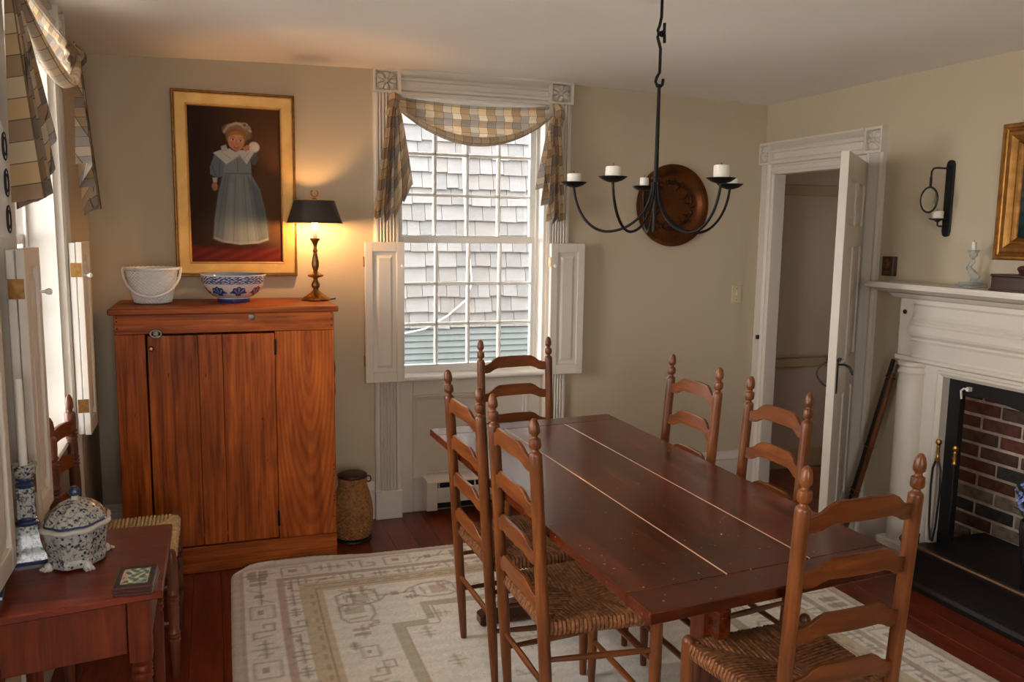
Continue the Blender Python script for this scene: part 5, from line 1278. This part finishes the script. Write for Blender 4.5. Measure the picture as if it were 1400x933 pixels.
for z in (.22, .25, .5, Lg-.09): G().tube([(.017*cos(a), side*.011+.026*sin(a), z) for a in [i*2*pi/16 for i in range(16)]], .003, 5, closed=True).obj('barrel_band', M_OBRASS, gn)
# fire tools
for nm, lb, y0, x0, top in (('fire_tongs', 'brass-handled black fire tongs leaning at the left of the hearth', 2.842, 3.098, .64), ('fire_poker', 'brass-handled black fire shovel leaning right of the tongs', 2.748, 3.095, .635)):
    t = thing(nm if nm == 'fire_tongs' else 'fire_shovel', lb, 'fire tool', (x0-.012, y0, .157))
    H0 = top-.157
    g = G(); g.lathe([(0, H0), (.008, H0-.002), (.013, H0-.012), (.011, H0-.022), (.006, H0-.028), (.0095, H0-.036), (.006, H0-.044), (.009, H0-.06), (.006, H0-.075), (.010, H0-.084), (.0075, H0-.09), (0, H0-.09)], 16); g.obj('brass_handle', M_BRASS, t)
    if nm == 'fire_tongs':
        for s_ in (-1, 1): G().tube([(0, s_*.004, H0-.088), (0, s_*.022, H0-.14), (0, s_*.026, .25), (0, s_*.018, .08), (0, s_*.006, .004)], .005, 7).obj('tong_arm', M_BLACK, t)
        G().lathe([(0, H0-.10), (.012, H0-.10), (.013, H0-.092), (0, H0-.088)], 12).obj('hinge_collar', M_BRASS, t)
    else:
        G().tube([(0, 0, H0-.088), (0, 0, .2), (0, .002, .09), (0, .012, .05)], .005, 7).obj('shaft', M_BLACK, t)
        G().prism([(-.028, .002), (.035, .002), (.03, .06), (.012, .075), (-.01, .07)], 'x', -.004, .004).obj('shovel_blade', M_BLACK, t)
# vase with blue flowers on the hearth
vs_ = thing('flower_vase', 'tall black vase of blue hydrangeas standing on the hearth', 'vase', (3.03, 2.285, .158))
G().lathe([(0, 0), (.045, 0), (.047, .006), (.040, .03), (.042, .06), (.058, .16), (.066, .24), (.064, .28), (.060, .285), (.056, .28), (.05, .2), (0, .19)], 28).obj('vase_body', M_VASE, vs_)
random.seed(21)
for i in range(5):
    a = i*1.26+.4; c = Vector((.055*cos(a), .06*sin(a), .36+.03*(i % 2)))
    st_ = G().tube([(0, 0, .19), (c.x*.5, c.y*.5, .27), tuple(c)], .003, 5).obj('flower_stem', M_GREEN, vs_)
    g = G()
    for k in range(46):
        th, ph = random.uniform(0, 2*pi), math.acos(random.uniform(-.6, 1)); n_ = Vector((sin(ph)*cos(th), sin(ph)*sin(th), cos(ph))); ce = c+n_*random.uniform(.033, .042)
        x_ = n_.orthogonal().normalized(); y_ = n_.cross(x_); r0 = random.uniform(0, 6)
        for m_ in range(4):
            an = r0+m_*pi/2; d1 = x_*cos(an)+y_*sin(an); d2 = x_*cos(an+pi/4)+y_*sin(an+pi/4); d0_ = x_*cos(an-pi/4)+y_*sin(an-pi/4)
            g.add([tuple(ce), tuple(ce+d0_*.007+n_*.001), tuple(ce+d1*.011+n_*.003), tuple(ce+d2*.007+n_*.001)], [(0, 1, 2, 3)])
    tag(g.obj('blue_blossom', M_BLOOM, vs_, recalc=False, smooth=0), kind='stuff')
for i in range(14):
    a = i*.9; r = .05+.05*random.random(); z0_ = .26+.16*random.random()
    b0 = Vector((.03*cos(a), .03*sin(a), .25)); tip = Vector((r*1.25*cos(a), r*1.25*sin(a), z0_+.06)); md = (b0+tip)/2+Vector((0, 0, .03)); s_ = Vector((-sin(a), cos(a), 0))*.016
    g = G(); g.add([tuple(b0), tuple(md-s_+Vector((0, 0, .004))), tuple(md), tuple(md+s_+Vector((0, 0, .004))), tuple(tip)], [(0, 1, 2), (0, 2, 3), (1, 4, 2), (2, 4, 3)])
    g.obj('leaf', M_GREEN, vs_, recalc=False, smooth=60)
